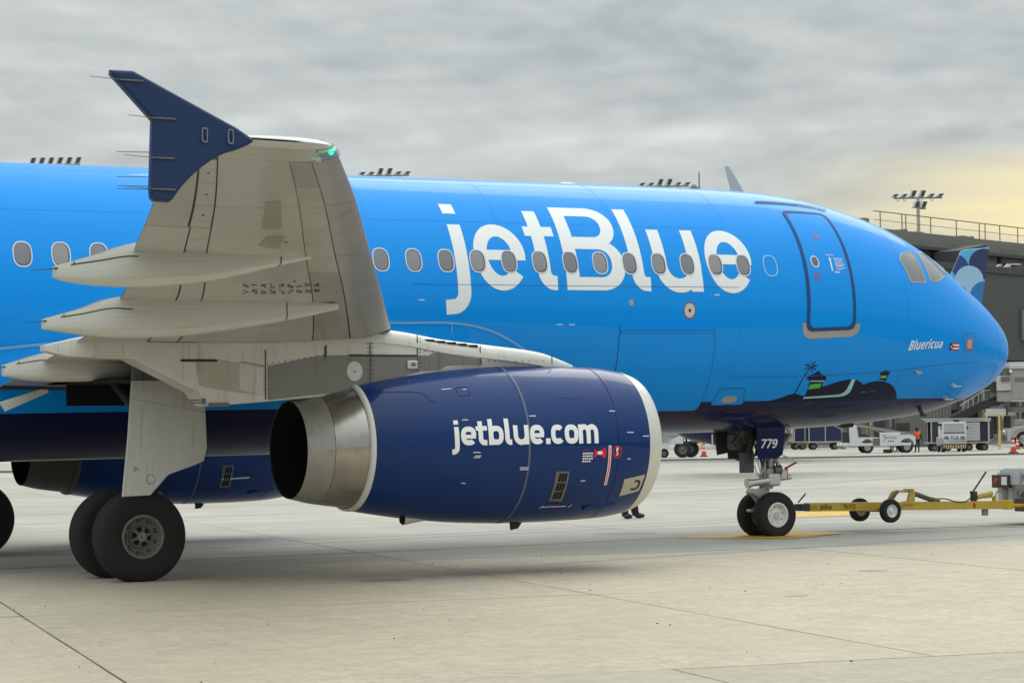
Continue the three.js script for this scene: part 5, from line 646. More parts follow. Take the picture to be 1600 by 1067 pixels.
// ---------- people: one smooth body each, built over a posed skeleton ----------
function person(label, pos, turn, pose, colors, group) {
  const p = thing('person', label, 'person', pos, turn, group);
  const J = pose, B = [];
  const b = (a, c, r0, r1) => B.push([J[a], J[c], r0, r1]);
  b('pelvis', 'chest', 0.135, 0.155); b('chest', 'neck', 0.14, 0.075); b('neck', 'head', 0.055, 0.075); B.push([J.head, [J.head[0], J.head[1] + 0.07, J.head[2] + 0.005], 0.088, 0.098], [[J.head[0], J.head[1] - 0.02, J.head[2] + 0.06], [J.head[0], J.head[1], J.head[2] + 0.085], 0.03, 0.022]);
  for (const s of ['L', 'R']) { b('hip' + s, 'knee' + s, 0.095, 0.062); b('knee' + s, 'ankle' + s, 0.062, 0.045); b('ankle' + s, 'toe' + s, 0.048, 0.042); b('shoulder' + s, 'elbow' + s, 0.062, 0.045); b('elbow' + s, 'wrist' + s, 0.044, 0.032); b('chest', 'shoulder' + s, 0.12, 0.07); b('pelvis', 'hip' + s, 0.12, 0.10); B.push([J['wrist' + s], J['hand' + s], 0.032, 0.036]); }
  const field = (bones, res, blend, grow2, name, m, parent) => {
    const mc = new MarchingCubes(res, m, false, false, 400000), c = [0, 0.93, 0], half = 1.02; mc.isolation = 0;
    for (let z = 0; z < res; z++) for (let y = 0; y < res; y++) for (let x = 0; x < res; x++) {
      const q = [c[0] + half * (2 * x / res - 1), c[1] + half * (2 * y / res - 1), c[2] + half * (2 * z / res - 1)]; let d = 9;
      if (Math.abs(q[0]) < 0.75 && Math.abs(q[2]) < 0.75) for (const [a, e, r0, r1] of bones) { const vx = e[0] - a[0], vy = e[1] - a[1], vz = e[2] - a[2], wx = q[0] - a[0], wy = q[1] - a[1], wz = q[2] - a[2], L = vx * vx + vy * vy + vz * vz || 1e-9, t = clamp((wx * vx + wy * vy + wz * vz) / L, 0, 1), dd = Math.hypot(wx - vx * t, wy - vy * t, wz - vz * t) - lerp(r0, r1, t) - grow2, h = clamp(0.5 + 0.5 * (d - dd) / blend, 0, 1); d = lerp(d, dd, h) - blend * h * (1 - h); }
      mc.field[x + y * res + z * res * res] = -d;
    }
    mc.update(); const n = mc.count, g = new THREE.BufferGeometry(); g.setAttribute('position', new THREE.BufferAttribute(mc.positionArray.slice(0, n * 3), 3)); g.setAttribute('normal', new THREE.BufferAttribute(mc.normalArray.slice(0, n * 3), 3)); g.scale(half, half, half); g.translate(...c);
    return part(name, g, m, parent);
  };
  const body = field(B, 78, 0.035, 0, 'body', colors.body, p);
  const fing = []; for (const s of ['L', 'R']) { const h = J['hand' + s], w = J['wrist' + s], d = V(h[0] - w[0], h[1] - w[1], h[2] - w[2]).normalize(), side = V(d.z, 0.2, -d.x).normalize(); for (let i = 0; i < 4; i++) { const st = V(...h).addScaledVector(side, (i - 1.5) * 0.018), l = [0.07, 0.08, 0.075, 0.06][i], mid = st.clone().addScaledVector(d, l * 0.6), e = mid.clone().addScaledVector(d, l * 0.35).addScaledVector(V(0, 0, 1), 0.02); fing.push(rod(st, mid, 0.010, 0.009, 6), rod(mid, e, 0.009, 0.007, 6)); } const th = V(...w).addScaledVector(d, 0.03).addScaledVector(side, -0.035); fing.push(rod(th, th.clone().addScaledVector(d, 0.05).addScaledVector(side, -0.02), 0.012, 0.009, 6)); }
  part('hand', fing, colors.skin, p);
  part('head', [ballG(J.head[0], J.head[1] + 0.035, J.head[2] + 0.01, 0.10, 0.86, 1.18, 1.0, 20), ballG(J.head[0], J.head[1] + 0.02, J.head[2] + 0.115, 0.018, 0.8, 1.3, 1, 8), ballG(J.head[0] - 0.09, J.head[1] + 0.02, J.head[2], 0.025, 0.4, 1.2, 0.8, 8), ballG(J.head[0] + 0.09, J.head[1] + 0.02, J.head[2], 0.025, 0.4, 1.2, 0.8, 8)], colors.skin, p);
  part('eye', [-1, 1].map((s) => ballG(J.head[0] + s * 0.034, J.head[1] + 0.045, J.head[2] + 0.098, 0.012, 1.2, 0.8, 0.6, 8)), M.black, p);
  part('mouth', box(J.head[0], J.head[1] - 0.035, J.head[2] + 0.095, 0.045, 0.01, 0.012, 0.004), mat([0.25, 0.08, 0.07], 0.6), p);
  part('hair', [ballG(J.head[0], J.head[1] + 0.075, J.head[2] - 0.015, 0.108, 0.92, 1.0, 1.0, 18), ...(colors.tail ? [rod([J.head[0], J.head[1] + 0.06, J.head[2] - 0.09], [J.head[0] + 0.02, J.head[1] - 0.22, J.head[2] - 0.13], 0.05, 0.03)] : [])], colors.hair, p);
  if (colors.vest) { const C = J.chest, N = J.neck, Pq = J.pelvis; field([[[Pq[0], Pq[1] + 0.06, Pq[2]], C, 0.14, 0.165], [C, [N[0], N[1] - 0.1, N[2]], 0.15, 0.11], [C, J.shoulderL, 0.13, 0.075], [C, J.shoulderR, 0.13, 0.075]], 70, 0.04, 0.022, 'safety_vest', colors.vest, p); const bands = []; for (const y of [0.10, 0.26]) { const g = new THREE.CylinderGeometry(0.19, 0.19, 0.045, 20, 1, true); g.scale(1.02, 1, 0.98); g.translate(lerp(Pq[0], C[0], y * 2), Pq[1] + y, lerp(Pq[2], C[2], y * 2)); bands.push(g); } part('reflective_band', bands, colors.band || mat([0.7, 0.72, 0.62], 0.4), p); }
  if (colors.cuff) { const g = []; for (const s of ['L', 'R']) { const k = J['knee' + s], a = J['ankle' + s], m = [0, 1, 2].map((i) => lerp(a[i], k[i], 0.42)), n = [0, 1, 2].map((i) => lerp(a[i], k[i], 0.60)); g.push(rod(m, n, 0.082, 0.084, 14)); } part('reflective_band', g, mat([0.68, 0.70, 0.66], 0.4), p); const tr = []; for (const s of ['L', 'R']) tr.push(rod([J['ankle' + s][0], J['ankle' + s][1] + 0.02, J['ankle' + s][2]], J['knee' + s], 0.078, 0.085, 14)); part('trouser_leg', tr, colors.body, p); const bo = []; for (const s of ['L', 'R']) { const a = J['ankle' + s], t = J['toe' + s]; bo.push(ballG((a[0] + t[0]) / 2, 0.055, (a[2] + t[2]) / 2, 0.075, 0.75 + 1.2 * Math.abs(t[0] - a[0]) * 4, 0.72, 0.75 + Math.abs(t[2] - a[2]) * 4, 14), rod([a[0], 0.05, a[2]], [a[0], 0.17, a[2]], 0.062, 0.06, 14)); } part('boot', bo, M.black, p); }
  return p;
}
const stand = (o = {}) => ({ pelvis: [0, 0.98, 0], chest: [0, 1.27, 0], neck: [0, 1.50, 0], head: [0, 1.64, 0.02], hipL: [-0.09, 0.93, 0], hipR: [0.09, 0.93, 0], kneeL: [-0.11, 0.51, 0.02], kneeR: [0.11, 0.51, 0.02], ankleL: [-0.12, 0.10, 0], ankleR: [0.12, 0.10, 0], toeL: [-0.14, 0.05, 0.17], toeR: [0.14, 0.05, 0.17], shoulderL: [-0.19, 1.42, 0], shoulderR: [0.19, 1.42, 0], elbowL: [-0.25, 1.14, 0.02], elbowR: [0.25, 1.14, 0.02], wristL: [-0.25, 0.90, 0.08], wristR: [0.25, 0.90, 0.08], handL: [-0.24, 0.82, 0.10], handR: [0.24, 0.82, 0.10], ...o });
const cloth = mat([0.018, 0.02, 0.028], 0.9), skin = mat([0.35, 0.20, 0.14], 0.6), hairM = mat([0.02, 0.014, 0.01], 0.7), orange = mat([0.75, 0.12, 0.03], 0.7), lime = mat([0.55, 0.75, 0.06], 0.6);
person('person in dark boots and trousers with pale leg bands, mostly hidden behind the near engine', onGround(980, 46.6), -YAW + 1.1, stand({ ankleL: [-0.16, 0.10, -0.04], toeL: [-0.2, 0.05, 0.11], kneeL: [-0.14, 0.51, 0], ankleR: [0.17, 0.10, 0.05], toeR: [0.22, 0.05, 0.2] }), { body: cloth, skin, hair: hairM, vest: orange, cuff: true });

// ---------- far side of the apron ----------
function far(name, label, cat, px0, D, group, turn = 0) { const g = thing(name, label, cat, onGround(px0, D), -YAW + turn, group); return { g, X: (px) => ((px - px0) / 3510) * D, Y: (py, px = px0) => EYE.y + ((hor(px) - py) / 3510) * D, k: D / 3510 }; }
const whitePaint = mat([0.62, 0.63, 0.63], 0.45), whiteDirty = mat([0.50, 0.505, 0.50], 0.55, { map: wt(0.4) }), navyCloth = mat([0.012, 0.022, 0.075], 0.8), greyMetal = mat([0.26, 0.265, 0.265], 0.55), midGrey = mat([0.19, 0.19, 0.185], 0.7), cabGlass = new THREE.MeshPhysicalMaterial({ color: tone([0.09, 0.10, 0.11]), roughness: 0.08, clearcoat: 1, side: THREE.DoubleSide });
const fw = (parent, x, y, z, R, W, rim = M.rimWhite, n = 'wheel') => { const w = new THREE.Group(); w.name = n; w.position.set(x, y, z); parent.add(w); part('tyre', tyreGeo(R, W, R * 0.55, 0.015, 3), M.rubber, w); part('rim', [ringZ([[R * 0.56, W * 0.4], [R * 0.5, W * 0.36], [R * 0.44, W * 0.1], [R * 0.2, W * 0.12], [R * 0.18, W * 0.3], [0.001, W * 0.32]], 24), ringZ([[R * 0.56, -W * 0.4], [0.001, -W * 0.2]], 24)], rim, w); };
const turned = (parent, a) => { const g = new THREE.Group(); g.rotation.y = a; parent.add(g); return g; };

// belt loader seen from its side, cab end to the left
{
  const { g } = far('belt_loader', 'white baggage belt loader with raised grey conveyor, parked beyond the nose wheels', 'belt loader', 1366, 160);
  part('chassis', [box(0.1, 0.62, 0, 4.6, 0.22, 1.7, 0.04), box(-2.35, 0.62, 0, 0.5, 0.28, 1.9, 0.04)], whitePaint, g);
  for (const q of [extrude([[-1.55, 0.52], [-1.20, 0.52], [-1.1, 0.80], [-0.85, 1.0], [-0.55, 1.0], [-0.3, 0.80], [-0.2, 0.52], [0.3, 0.52], [0.3, 1.05], [-0.05, 1.12], [-1.35, 1.12], [-1.45, 1.95], [-1.75, 2.05], [-2.0, 1.9], [-1.95, 0.52]], 0.80, 0.06, 0.015), extrude([[1.55, 0.52], [1.7, 0.85], [1.95, 1.02], [2.25, 1.02], [2.5, 0.85], [2.6, 0.52], [2.72, 0.62], [2.70, 1.15], [2.3, 1.28], [1.45, 1.28], [1.45, 0.52]], 0.80, 0.06, 0.015)]) part('body_side', q, whitePaint, g);
  part('tool_box', [box(0.9, 0.98, 0.80, 1.45, 0.95, 0.25, 0.03)], whitePaint, g);
  part('engine_grille', [box(-2.25, 1.15, 0.55, 0.42, 0.75, 0.6, 0.03)], M.dark, g);
  part('battery_hatch', [box(-0.05, 0.80, 0.86, 0.55, 0.5, 0.04, 0.01)], M.gunmetal, g);
  print('loader_lettering', (u, v, f) => V(u, v, 0.926 + f), 0.22, 1.6, 0.55, 1.42, 150, (x) => { x.save(); x.strokeStyle = '#27306a'; x.lineWidth = 0.025; stroke(x, [[0.62, 1.28], [0.42, 1.30], [0.40, 1.15], [0.55, 1.2], [0.45, 0.9], [0.36, 0.78]]); words(x, 'Jetblue', 0.52, 1.0, 0.2, 'italic # serif', '#27306a', 'left', 0.9); x.fillStyle = '#555'; for (let i = 0; i < 4; i++) x.fillRect(0.72 + i * 0.12, 0.80, 0.09, 0.08); x.restore(); }, g, 0.003, 2, 2);
  part('seat', [box(-0.95, 1.28, 0.2, 0.5, 0.12, 0.5, 0.03), box(-1.15, 1.55, 0.2, 0.1, 0.5, 0.5, 0.03)], M.black, g);
  part('steering_wheel', new THREE.TorusGeometry(0.17, 0.025, 8, 20).rotateY(0.9).translate(-0.62, 1.48, 0.45), mat([0.45, 0.42, 0.12], 0.5), g);
  const cv = [[-2.6, 2.05, -0.1], [2.9, 1.15, -0.1]];
  part('conveyor_frame', [beam([-3.3, 2.32, 0.42], [2.7, 1.25, 0.42], 0.07, 0.2), beam([-3.3, 2.32, -0.55], [2.7, 1.25, -0.55], 0.07, 0.2), beam([-3.3, 2.25, -0.07], [-3.2, 2.23, -0.07], 0.9, 0.1), beam([-3.6, 2.35, 0.3], [-1.6, 1.25, 0.3], 0.06, 0.09), beam([0.9, 1.2, 0.35], [-0.6, 1.85, 0.35], 0.07, 0.07)], greyMetal, g);
  part('belt', beam([-3.3, 2.36, -0.07], [2.7, 1.29, -0.07], 0.86, 0.05), M.rubber, g);
  part('support_post', [rod([-0.42, 0.7, 0.5], [-0.42, 2.0, 0.5], 0.035), rod([1.6, 0.7, 0.3], [1.6, 1.45, 0.3], 0.035)], mat([0.35, 0.28, 0.10], 0.6), g);
  part('beacon_lamp', [rod([-0.42, 2.0, 0.5], [-0.42, 2.16, 0.5], 0.06, 0.05)], mat([0.75, 0.45, 0.12], 0.3), g);
  part('bumper', [box(-2.55, 0.50, 0.1, 0.10, 0.16, 2.0, 0.02), box(-2.4, 0.38, 0.1, 0.3, 0.12, 1.7, 0.02)], mat([0.18, 0.19, 0.09], 0.6), g);
  for (const z of [0.85, -0.75]) part('head_lamp', ballG(-2.60, 0.62, z, 0.11, 0.5, 1, 1, 12), mat([0.85, 0.86, 0.84], 0.15), g);
  part('canvas_hood', [box(2.0, 1.85, -0.3, 1.0, 0.6, 0.9, 0.08)], mat([0.055, 0.045, 0.04], 0.9), g);
  for (const [x, z] of [[-0.70, 0.72], [2.1, 0.72], [-0.70, -0.78], [2.1, -0.78]]) fw(g, x, 0.42, z, 0.42, 0.24, mat([0.35, 0.36, 0.34], 0.5));
  part('wheel_chock', [box(0.75, 0.14, 0.6, 0.6, 0.26, 0.3, 0.04)], M.black, g);
}
// workers
person('person in orange vest with dark hair tied back, standing by the white baggage tractor', onGround(1431, 160), -YAW + PI + 0.15, stand({ wristL: [-0.34, 0.98, 0.14], elbowL: [-0.30, 1.16, -0.02], handL: [-0.38, 0.92, 0.18] }), { body: cloth, skin, hair: hairM, vest: orange, band: orange, tail: true });
person('person in orange vest leaning on the belt loader, the left one of two', onGround(1391, 163), -YAW + 0.6, stand({ wristR: [0.22, 1.1, 0.32], elbowR: [0.26, 1.15, 0.1], handR: [0.2, 1.12, 0.40] }), { body: cloth, skin, hair: hairM, vest: orange, band: lime });
person('person in orange vest behind the belt loader, close to the dark canvas hood', onGround(1401, 164), -YAW - 0.9, stand(), { body: cloth, skin, hair: hairM, vest: orange, band: orange });
person('person in lime yellow vest standing on the white ground vehicle behind the near engine', [onGround(1068, 149)[0], 0.55, onGround(1068, 149)[2]], -YAW + PI, stand(), { body: cloth, skin, hair: hairM, vest: lime, band: mat([0.7, 0.75, 0.6], 0.4) });

// baggage tractor seen from the front
{
  const { g } = far('baggage_tractor', 'white baggage tractor facing the camera, black and yellow stripes on its bumper', 'tractor', 1489, 160);
  part('cab', [extrude([[-0.84, 0.60], [0.84, 0.60], [0.86, 1.95], [0.80, 2.12], [-0.80, 2.12], [-0.86, 1.95]], 0.0, 0.10, 0.04, [[[-0.72, 1.38], [-0.70, 1.98], [0.70, 1.98], [0.72, 1.38]]]), box(0, 2.08, -0.75, 1.70, 0.10, 1.5, 0.04), box(-0.83, 1.2, -0.75, 0.05, 1.3, 1.4, 0.02), box(0.83, 1.2, -0.75, 0.05, 1.3, 1.4, 0.02), box(0, 0.75, -1.1, 1.7, 0.6, 2.4, 0.05)], whitePaint, g);
  part('windscreen', box(0, 1.68, 0.05, 1.46, 0.64, 0.02), new THREE.MeshPhysicalMaterial({ color: tone([0.40, 0.41, 0.44]), roughness: 0.15, clearcoat: 1 }), g);
  part('wiper_cowl', box(0, 1.36, 0.10, 1.50, 0.07, 0.03, 0.01), M.black, g);
  for (const [x, n] of [[-0.56, 0], [0.58, 1]]) part('head_lamp', box(x, 1.02, 0.105, 0.30, 0.20, 0.03, 0.02), n ? mat([0.10, 0.16, 0.13], 0.3) : M.gunmetal, g);
  print('tractor_badge', (u, v, f) => V(u, v, 0.102 + f), -0.45, 0.45, 0.84, 1.2, 220, (x) => words(x, 'TLD', 0.02, 0.92, 0.22, 'bold # sans-serif', '#2a2d30', 'center', 1.1), g, 0.003, 2, 2);
  part('bumper', [box(0, 0.50, 0.08, 1.66, 0.10, 0.16, 0.02), box(0, 0.57, 0.05, 1.72, 0.06, 0.12, 0.02)], M.black, g);
  print('hazard_stripes', (u, v, f) => V(u, v, 0.165 + f), -0.8, 0.8, 0.26, 0.52, 160, (x) => { x.fillStyle = '#c9b183'; x.fillRect(-0.8, 0.26, 1.6, 0.26); x.fillStyle = '#1c1c1a'; for (let i = 0; i < 10; i++) { const m = i < 5 ? 1 : -1, u = -0.78 + i * 0.165; x.beginPath(); x.moveTo(u, 0.26); x.lineTo(u + 0.075, 0.26); x.lineTo(u + 0.075 + m * 0.09, 0.52); x.lineTo(u + m * 0.09, 0.52); x.fill(); } }, g, 0.001, 2, 2);
  part('front_skirt', [box(0, 0.39, 0.10, 1.62, 0.27, 0.12, 0.01)], M.black, g);
  part('mirror', [box(0.95, 1.72, 0.1, 0.09, 0.26, 0.08, 0.02), box(-0.95, 1.72, 0.1, 0.07, 0.24, 0.08, 0.02)], M.black, g);
  part('wing_panel', [box(-0.98, 0.78, -0.5, 0.2, 0.5, 1.2, 0.05)], mat([0.34, 0.35, 0.35], 0.5), g);
  for (const [x, z] of [[-0.76, -0.2], [0.70, -0.2], [-0.76, -1.9], [0.70, -1.9]]) { const w = turned(g, PI / 2); w.name = 'axle'; w.position.set(x, 0, z); fw(w, 0, 0.30, 0, 0.30, 0.22, greyMetal); }
}
// closed white carts behind it
function cart(px, D, w, label, turn = 0) {
  const { g } = far('baggage_cart', label, 'baggage cart', px, D, undefined, turn);
  part('bed', [box(0, 0.62, 0, w + 0.1, 0.12, 1.5, 0.02)], greyMetal, g);
  for (let i = 0; i < 6; i++) part('side_slat', [box(-w / 2 + w * 0.31, 0.86 + i * 0.23, 0.72, w * 0.62, 0.218, 0.04, 0.01)], whiteDirty, g);
  part('roof', [box(0, 2.22, 0, w + 0.3, 0.10, 1.6, 0.03)], whiteDirty, g);
  for (const s of [-1, 1]) for (const z of [0.70, -0.70]) part('post', box(s * (w / 2 - 0.03), 1.42, z, 0.08, 1.55, 0.08), whiteDirty, g);
  part('end_wall', [box(-w / 2 + 0.03, 1.42, 0, 0.04, 1.5, 1.4)], whiteDirty, g);
  part('curtain', [box(w * 0.31, 1.42, 0.66, w * 0.36, 1.46, 0.03, 0.01)], M.curtain || (M.curtain = mat([0.025, 0.028, 0.045], 0.9)), g);
  part('back_wall', [box(0, 1.42, -0.70, w, 1.5, 0.04)], M.dark, g);
  for (const x of [-w * 0.33, w * 0.33]) for (const z of [0.55, -0.55]) fw(g, x, 0.27, z, 0.27, 0.16, M.gunmetal);
  part('drawbar', [beam([w / 2, 0.5, 0], [w / 2 + 0.9, 0.35, 0], 0.06, 0.06)], M.gunmetal, g);
}
cart(1466, 166, 1.5, 'white slatted baggage cart close behind the tractor, on its left side', PI); cart(1522, 168, 1.75, 'white slatted baggage cart close behind the tractor, on its right side');
{
  const { g } = far('baggage_cart', 'long low white roofed baggage shelter cart linking the two slatted carts', 'baggage cart', 1493, 171);
  part('roof', [box(0, 2.38, 0, 5.0, 0.10, 1.5, 0.03)], whiteDirty, g); for (const x of [-2.3, -0.8, 0.8, 2.35]) part('post', box(x, 1.5, 0.6, 0.07, 1.8, 0.07), whiteDirty, g); part('bed', [box(0, 0.6, 0, 4.8, 0.12, 1.4)], greyMetal, g); part('curtain', [box(-1.6, 1.45, 0.55, 1.2, 1.6, 0.04)], navyCloth, g); for (const x of [-1.8, 1.8]) for (const z of [0.5, -0.5]) fw(g, x, 0.27, z, 0.27, 0.16, M.gunmetal);
}
function navyCart(px, D, w, label, n, mark) {
  const { g } = far('baggage_cart', label, 'baggage cart', px, D);
  part('bed', [box(0, 0.66, 0, w + 0.1, 0.10, 1.5, 0.02)], whiteDirty, g); part('roof', [box(0, 2.45, 0, w + 0.1, 0.08, 1.6, 0.02)], whiteDirty, g);
  for (let i = 0; i < n; i++) part('curtain', box(-w / 2 + (i + 0.5) * w / n, 1.55, 0.68, w / n - 0.10, 1.70, 0.05, 0.02), navyCloth, g);
  for (let i = 0; i <= n; i++) part('post', box(-w / 2 + i * w / n, 1.55, 0.70, 0.07, 1.75, 0.07), whiteDirty, g);
  part('back_wall', box(0, 1.55, -0.70, w, 1.7, 0.04), navyCloth, g);
  if (mark) { part('end_panel', box(-w / 2 - 0.75, 1.55, 0.66, 1.35, 1.72, 0.05, 0.02), whiteDirty, g); print('panel_mark', (u, v, f) => V(u, v, 0.69 + f), -w / 2 - 1.4, -w / 2 - 0.1, 0.8, 2.3, 90, (x) => { x.fillStyle = '#c98f86'; x.beginPath(); x.moveTo(-w / 2 - 1.25, 2.25); x.lineTo(-w / 2 - 0.95, 2.25); x.lineTo(-w / 2 - 0.72, 1.3); x.lineTo(-w / 2 - 0.5, 2.25); x.lineTo(-w / 2 - 0.2, 2.25); x.lineTo(-w / 2 - 0.65, 0.95); x.lineTo(-w / 2 - 0.8, 0.95); x.fill(); }, g, 0.003, 2, 2); }
  for (const x of [-w * 0.36, w * 0.30]) for (const z of [0.55, -0.55]) fw(g, x, 0.30, z, 0.30, 0.18, M.gunmetal);
  part('tow_hitch', [beam([-w / 2 - 1.0, 0.45, 0], [-w / 2, 0.55, 0], 0.08, 0.08)], mat([0.3, 0.16, 0.06], 0.6), g);
}
navyCart(1286, 190, 2.75, 'navy curtained baggage cart with white posts, just left of the belt loader', 2, false); navyCart(1246, 193, 0.9, 'navy baggage cart whose white end panel bears a faded red mark, beside the nose gear', 1, true);

// white truck behind the near engine, its twin wheels in view
{
  const { g } = far('ground_vehicle', 'white ground vehicle with big black twin wheels, partly hidden behind the near engine', 'truck', 1052, 149);
  part('body', [box(-0.6, 1.35, 0, 2.2, 0.9, 2.2, 0.06), extrude([[-1.2, 0.6], [-0.5, 0.6], [-0.25, 1.2], [0.35, 1.45], [0.8, 1.5], [0.8, 1.75], [-1.2, 1.75]], 1.0, 0.1, 0.03)], whitePaint, g); part('deck', [box(0.3, 1.0, -0.2, 2.6, 0.15, 1.8, 0.03)], M.dark, g); part('rail', [rod([0.55, 1.1, 0.9], [0.55, 2.0, 0.9], 0.03), rod([0.55, 2.0, 0.9], [1.7, 2.0, 0.9], 0.03)], greyMetal, g);
  part('side_hatch', [box(-1.15, 1.3, 1.12, 0.5, 0.7, 0.03, 0.01)], M.gunmetal, g);
  fw(g, 0.45, 0.55, 0.85, 0.55, 0.42, M.gunmetal); fw(g, 1.05, 0.55, 0.1, 0.55, 0.42, M.gunmetal); fw(g, -0.75, 0.30, 0.8, 0.3, 0.2, M.gunmetal);
}
// cones
{
  const c0 = far('traffic_cone', 'orange traffic cone on the far apron, seen between engine and nose gear', 'cone', 1097.5, 152, 'traffic cones on the far apron').g;
  part('cone_body', lathe([[0.20, 0.06], [0.185, 0.08], [0.05, 0.90], [0.03, 0.92], [0.001, 0.92]], 24), mat([0.72, 0.05, 0.03], 0.6), c0); part('base', box(0, 0.03, 0, 0.50, 0.06, 0.50, 0.015), M.black, c0); part('reflective_collar', [lathe([[0.145, 0.36], [0.118, 0.52]], 24), lathe([[0.098, 0.64], [0.078, 0.76]], 24)].map((g) => g.scale(1.02, 1, 1.02)), mat([0.72, 0.70, 0.66], 0.4), c0);
  for (const [px, d, l, s] of [[1581, 150, 'largest orange traffic cone on the right, in front of the parked tug', 1.15], [1587.5, 175, 'orange traffic cone close to the parked tug, just behind the largest cone', 0.95], [1600, 178, 'orange traffic cone cut off by the right edge of the picture', 0.95]]) { const c = c0.clone(); c.name = numbered('traffic_cone'); scene.add(c); c.position.set(...onGround(px, d)); c.scale.setScalar(s); c.userData = { ...c.userData, label: l }; }
}
// yellow hydrant posts
for (const [px, D, y1, l, arm] of [[1560, 176, 647, 'tall yellow post with a crooked top, just left of the parked tug', 1], [1540, 178, 646, 'yellow post rising behind the right slatted cart', 0], [1094, 200, 676, 'slim yellow post left of the far cone, under the belly', 0]]) {
  const { g, Y } = far('yellow_post', l, 'post', px, D), h = Math.max(Y(y1), 1.9); part('lower_tube', rod([0, 0, 0], [0, h * 0.55, 0], 0.11, 0.11, 12), mat([0.62, 0.45, 0.14], 0.5), g); part('upper_tube', [rod([0, h * 0.55, 0], [0, h, 0], 0.075, 0.075, 12), ...(arm ? [rod([0, h, 0], [0.28, h, 0], 0.07), rod([0.28, h, 0], [0.30, h - 0.35, 0], 0.05)] : [box(0, h - 0.1, 0, 0.22, 0.3, 0.2, 0.03)])], mat([0.66, 0.46, 0.13], 0.5), g);
}
// parked tug at the right edge
{
  const { g } = far('parked_tug', 'dirty white parked tug with big wheel, by the terminal at the right edge', 'tug', 1592, 190);
  part('body', [extrude([[-1.0, 0.5], [-0.95, 0.95], [-0.6, 1.35], [-0.1, 1.55], [0.5, 1.5], [1.0, 1.2], [1.1, 0.7], [1.6, 0.7], [1.6, 1.75], [0.6, 1.9], [-0.7, 1.75], [-1.25, 1.3], [-1.3, 0.5]], 0.9, 0.12, 0.03), box(0.8, 1.2, 0, 4.0, 0.8, 1.8, 0.06)], mat([0.46, 0.45, 0.41], 0.55, { map: wt(0.5) }), g); part('cab', [box(0.4, 2.1, 0, 1.4, 0.5, 1.3, 0.05)], greyMetal, g); part('coupling', [box(-1.8, 0.85, 0.2, 0.9, 0.5, 0.6, 0.05), rod([-2.2, 0.7, 0.3], [-2.5, 0.6, 0.3], 0.08)], M.gunmetal, g); part('head_lamp', ballG(-1.55, 1.35, 0.9, 0.11), mat([0.85, 0.86, 0.85], 0.2), g);
  fw(g, 0.1, 0.68, 0.75, 0.68, 0.4, mat([0.33, 0.32, 0.29], 0.5)); fw(g, 2.4, 0.68, 0.75, 0.68, 0.4, greyMetal); fw(g, 0.1, 0.68, -0.75, 0.68, 0.4, greyMetal); fw(g, 2.4, 0.68, -0.75, 0.68, 0.4, greyMetal);
}

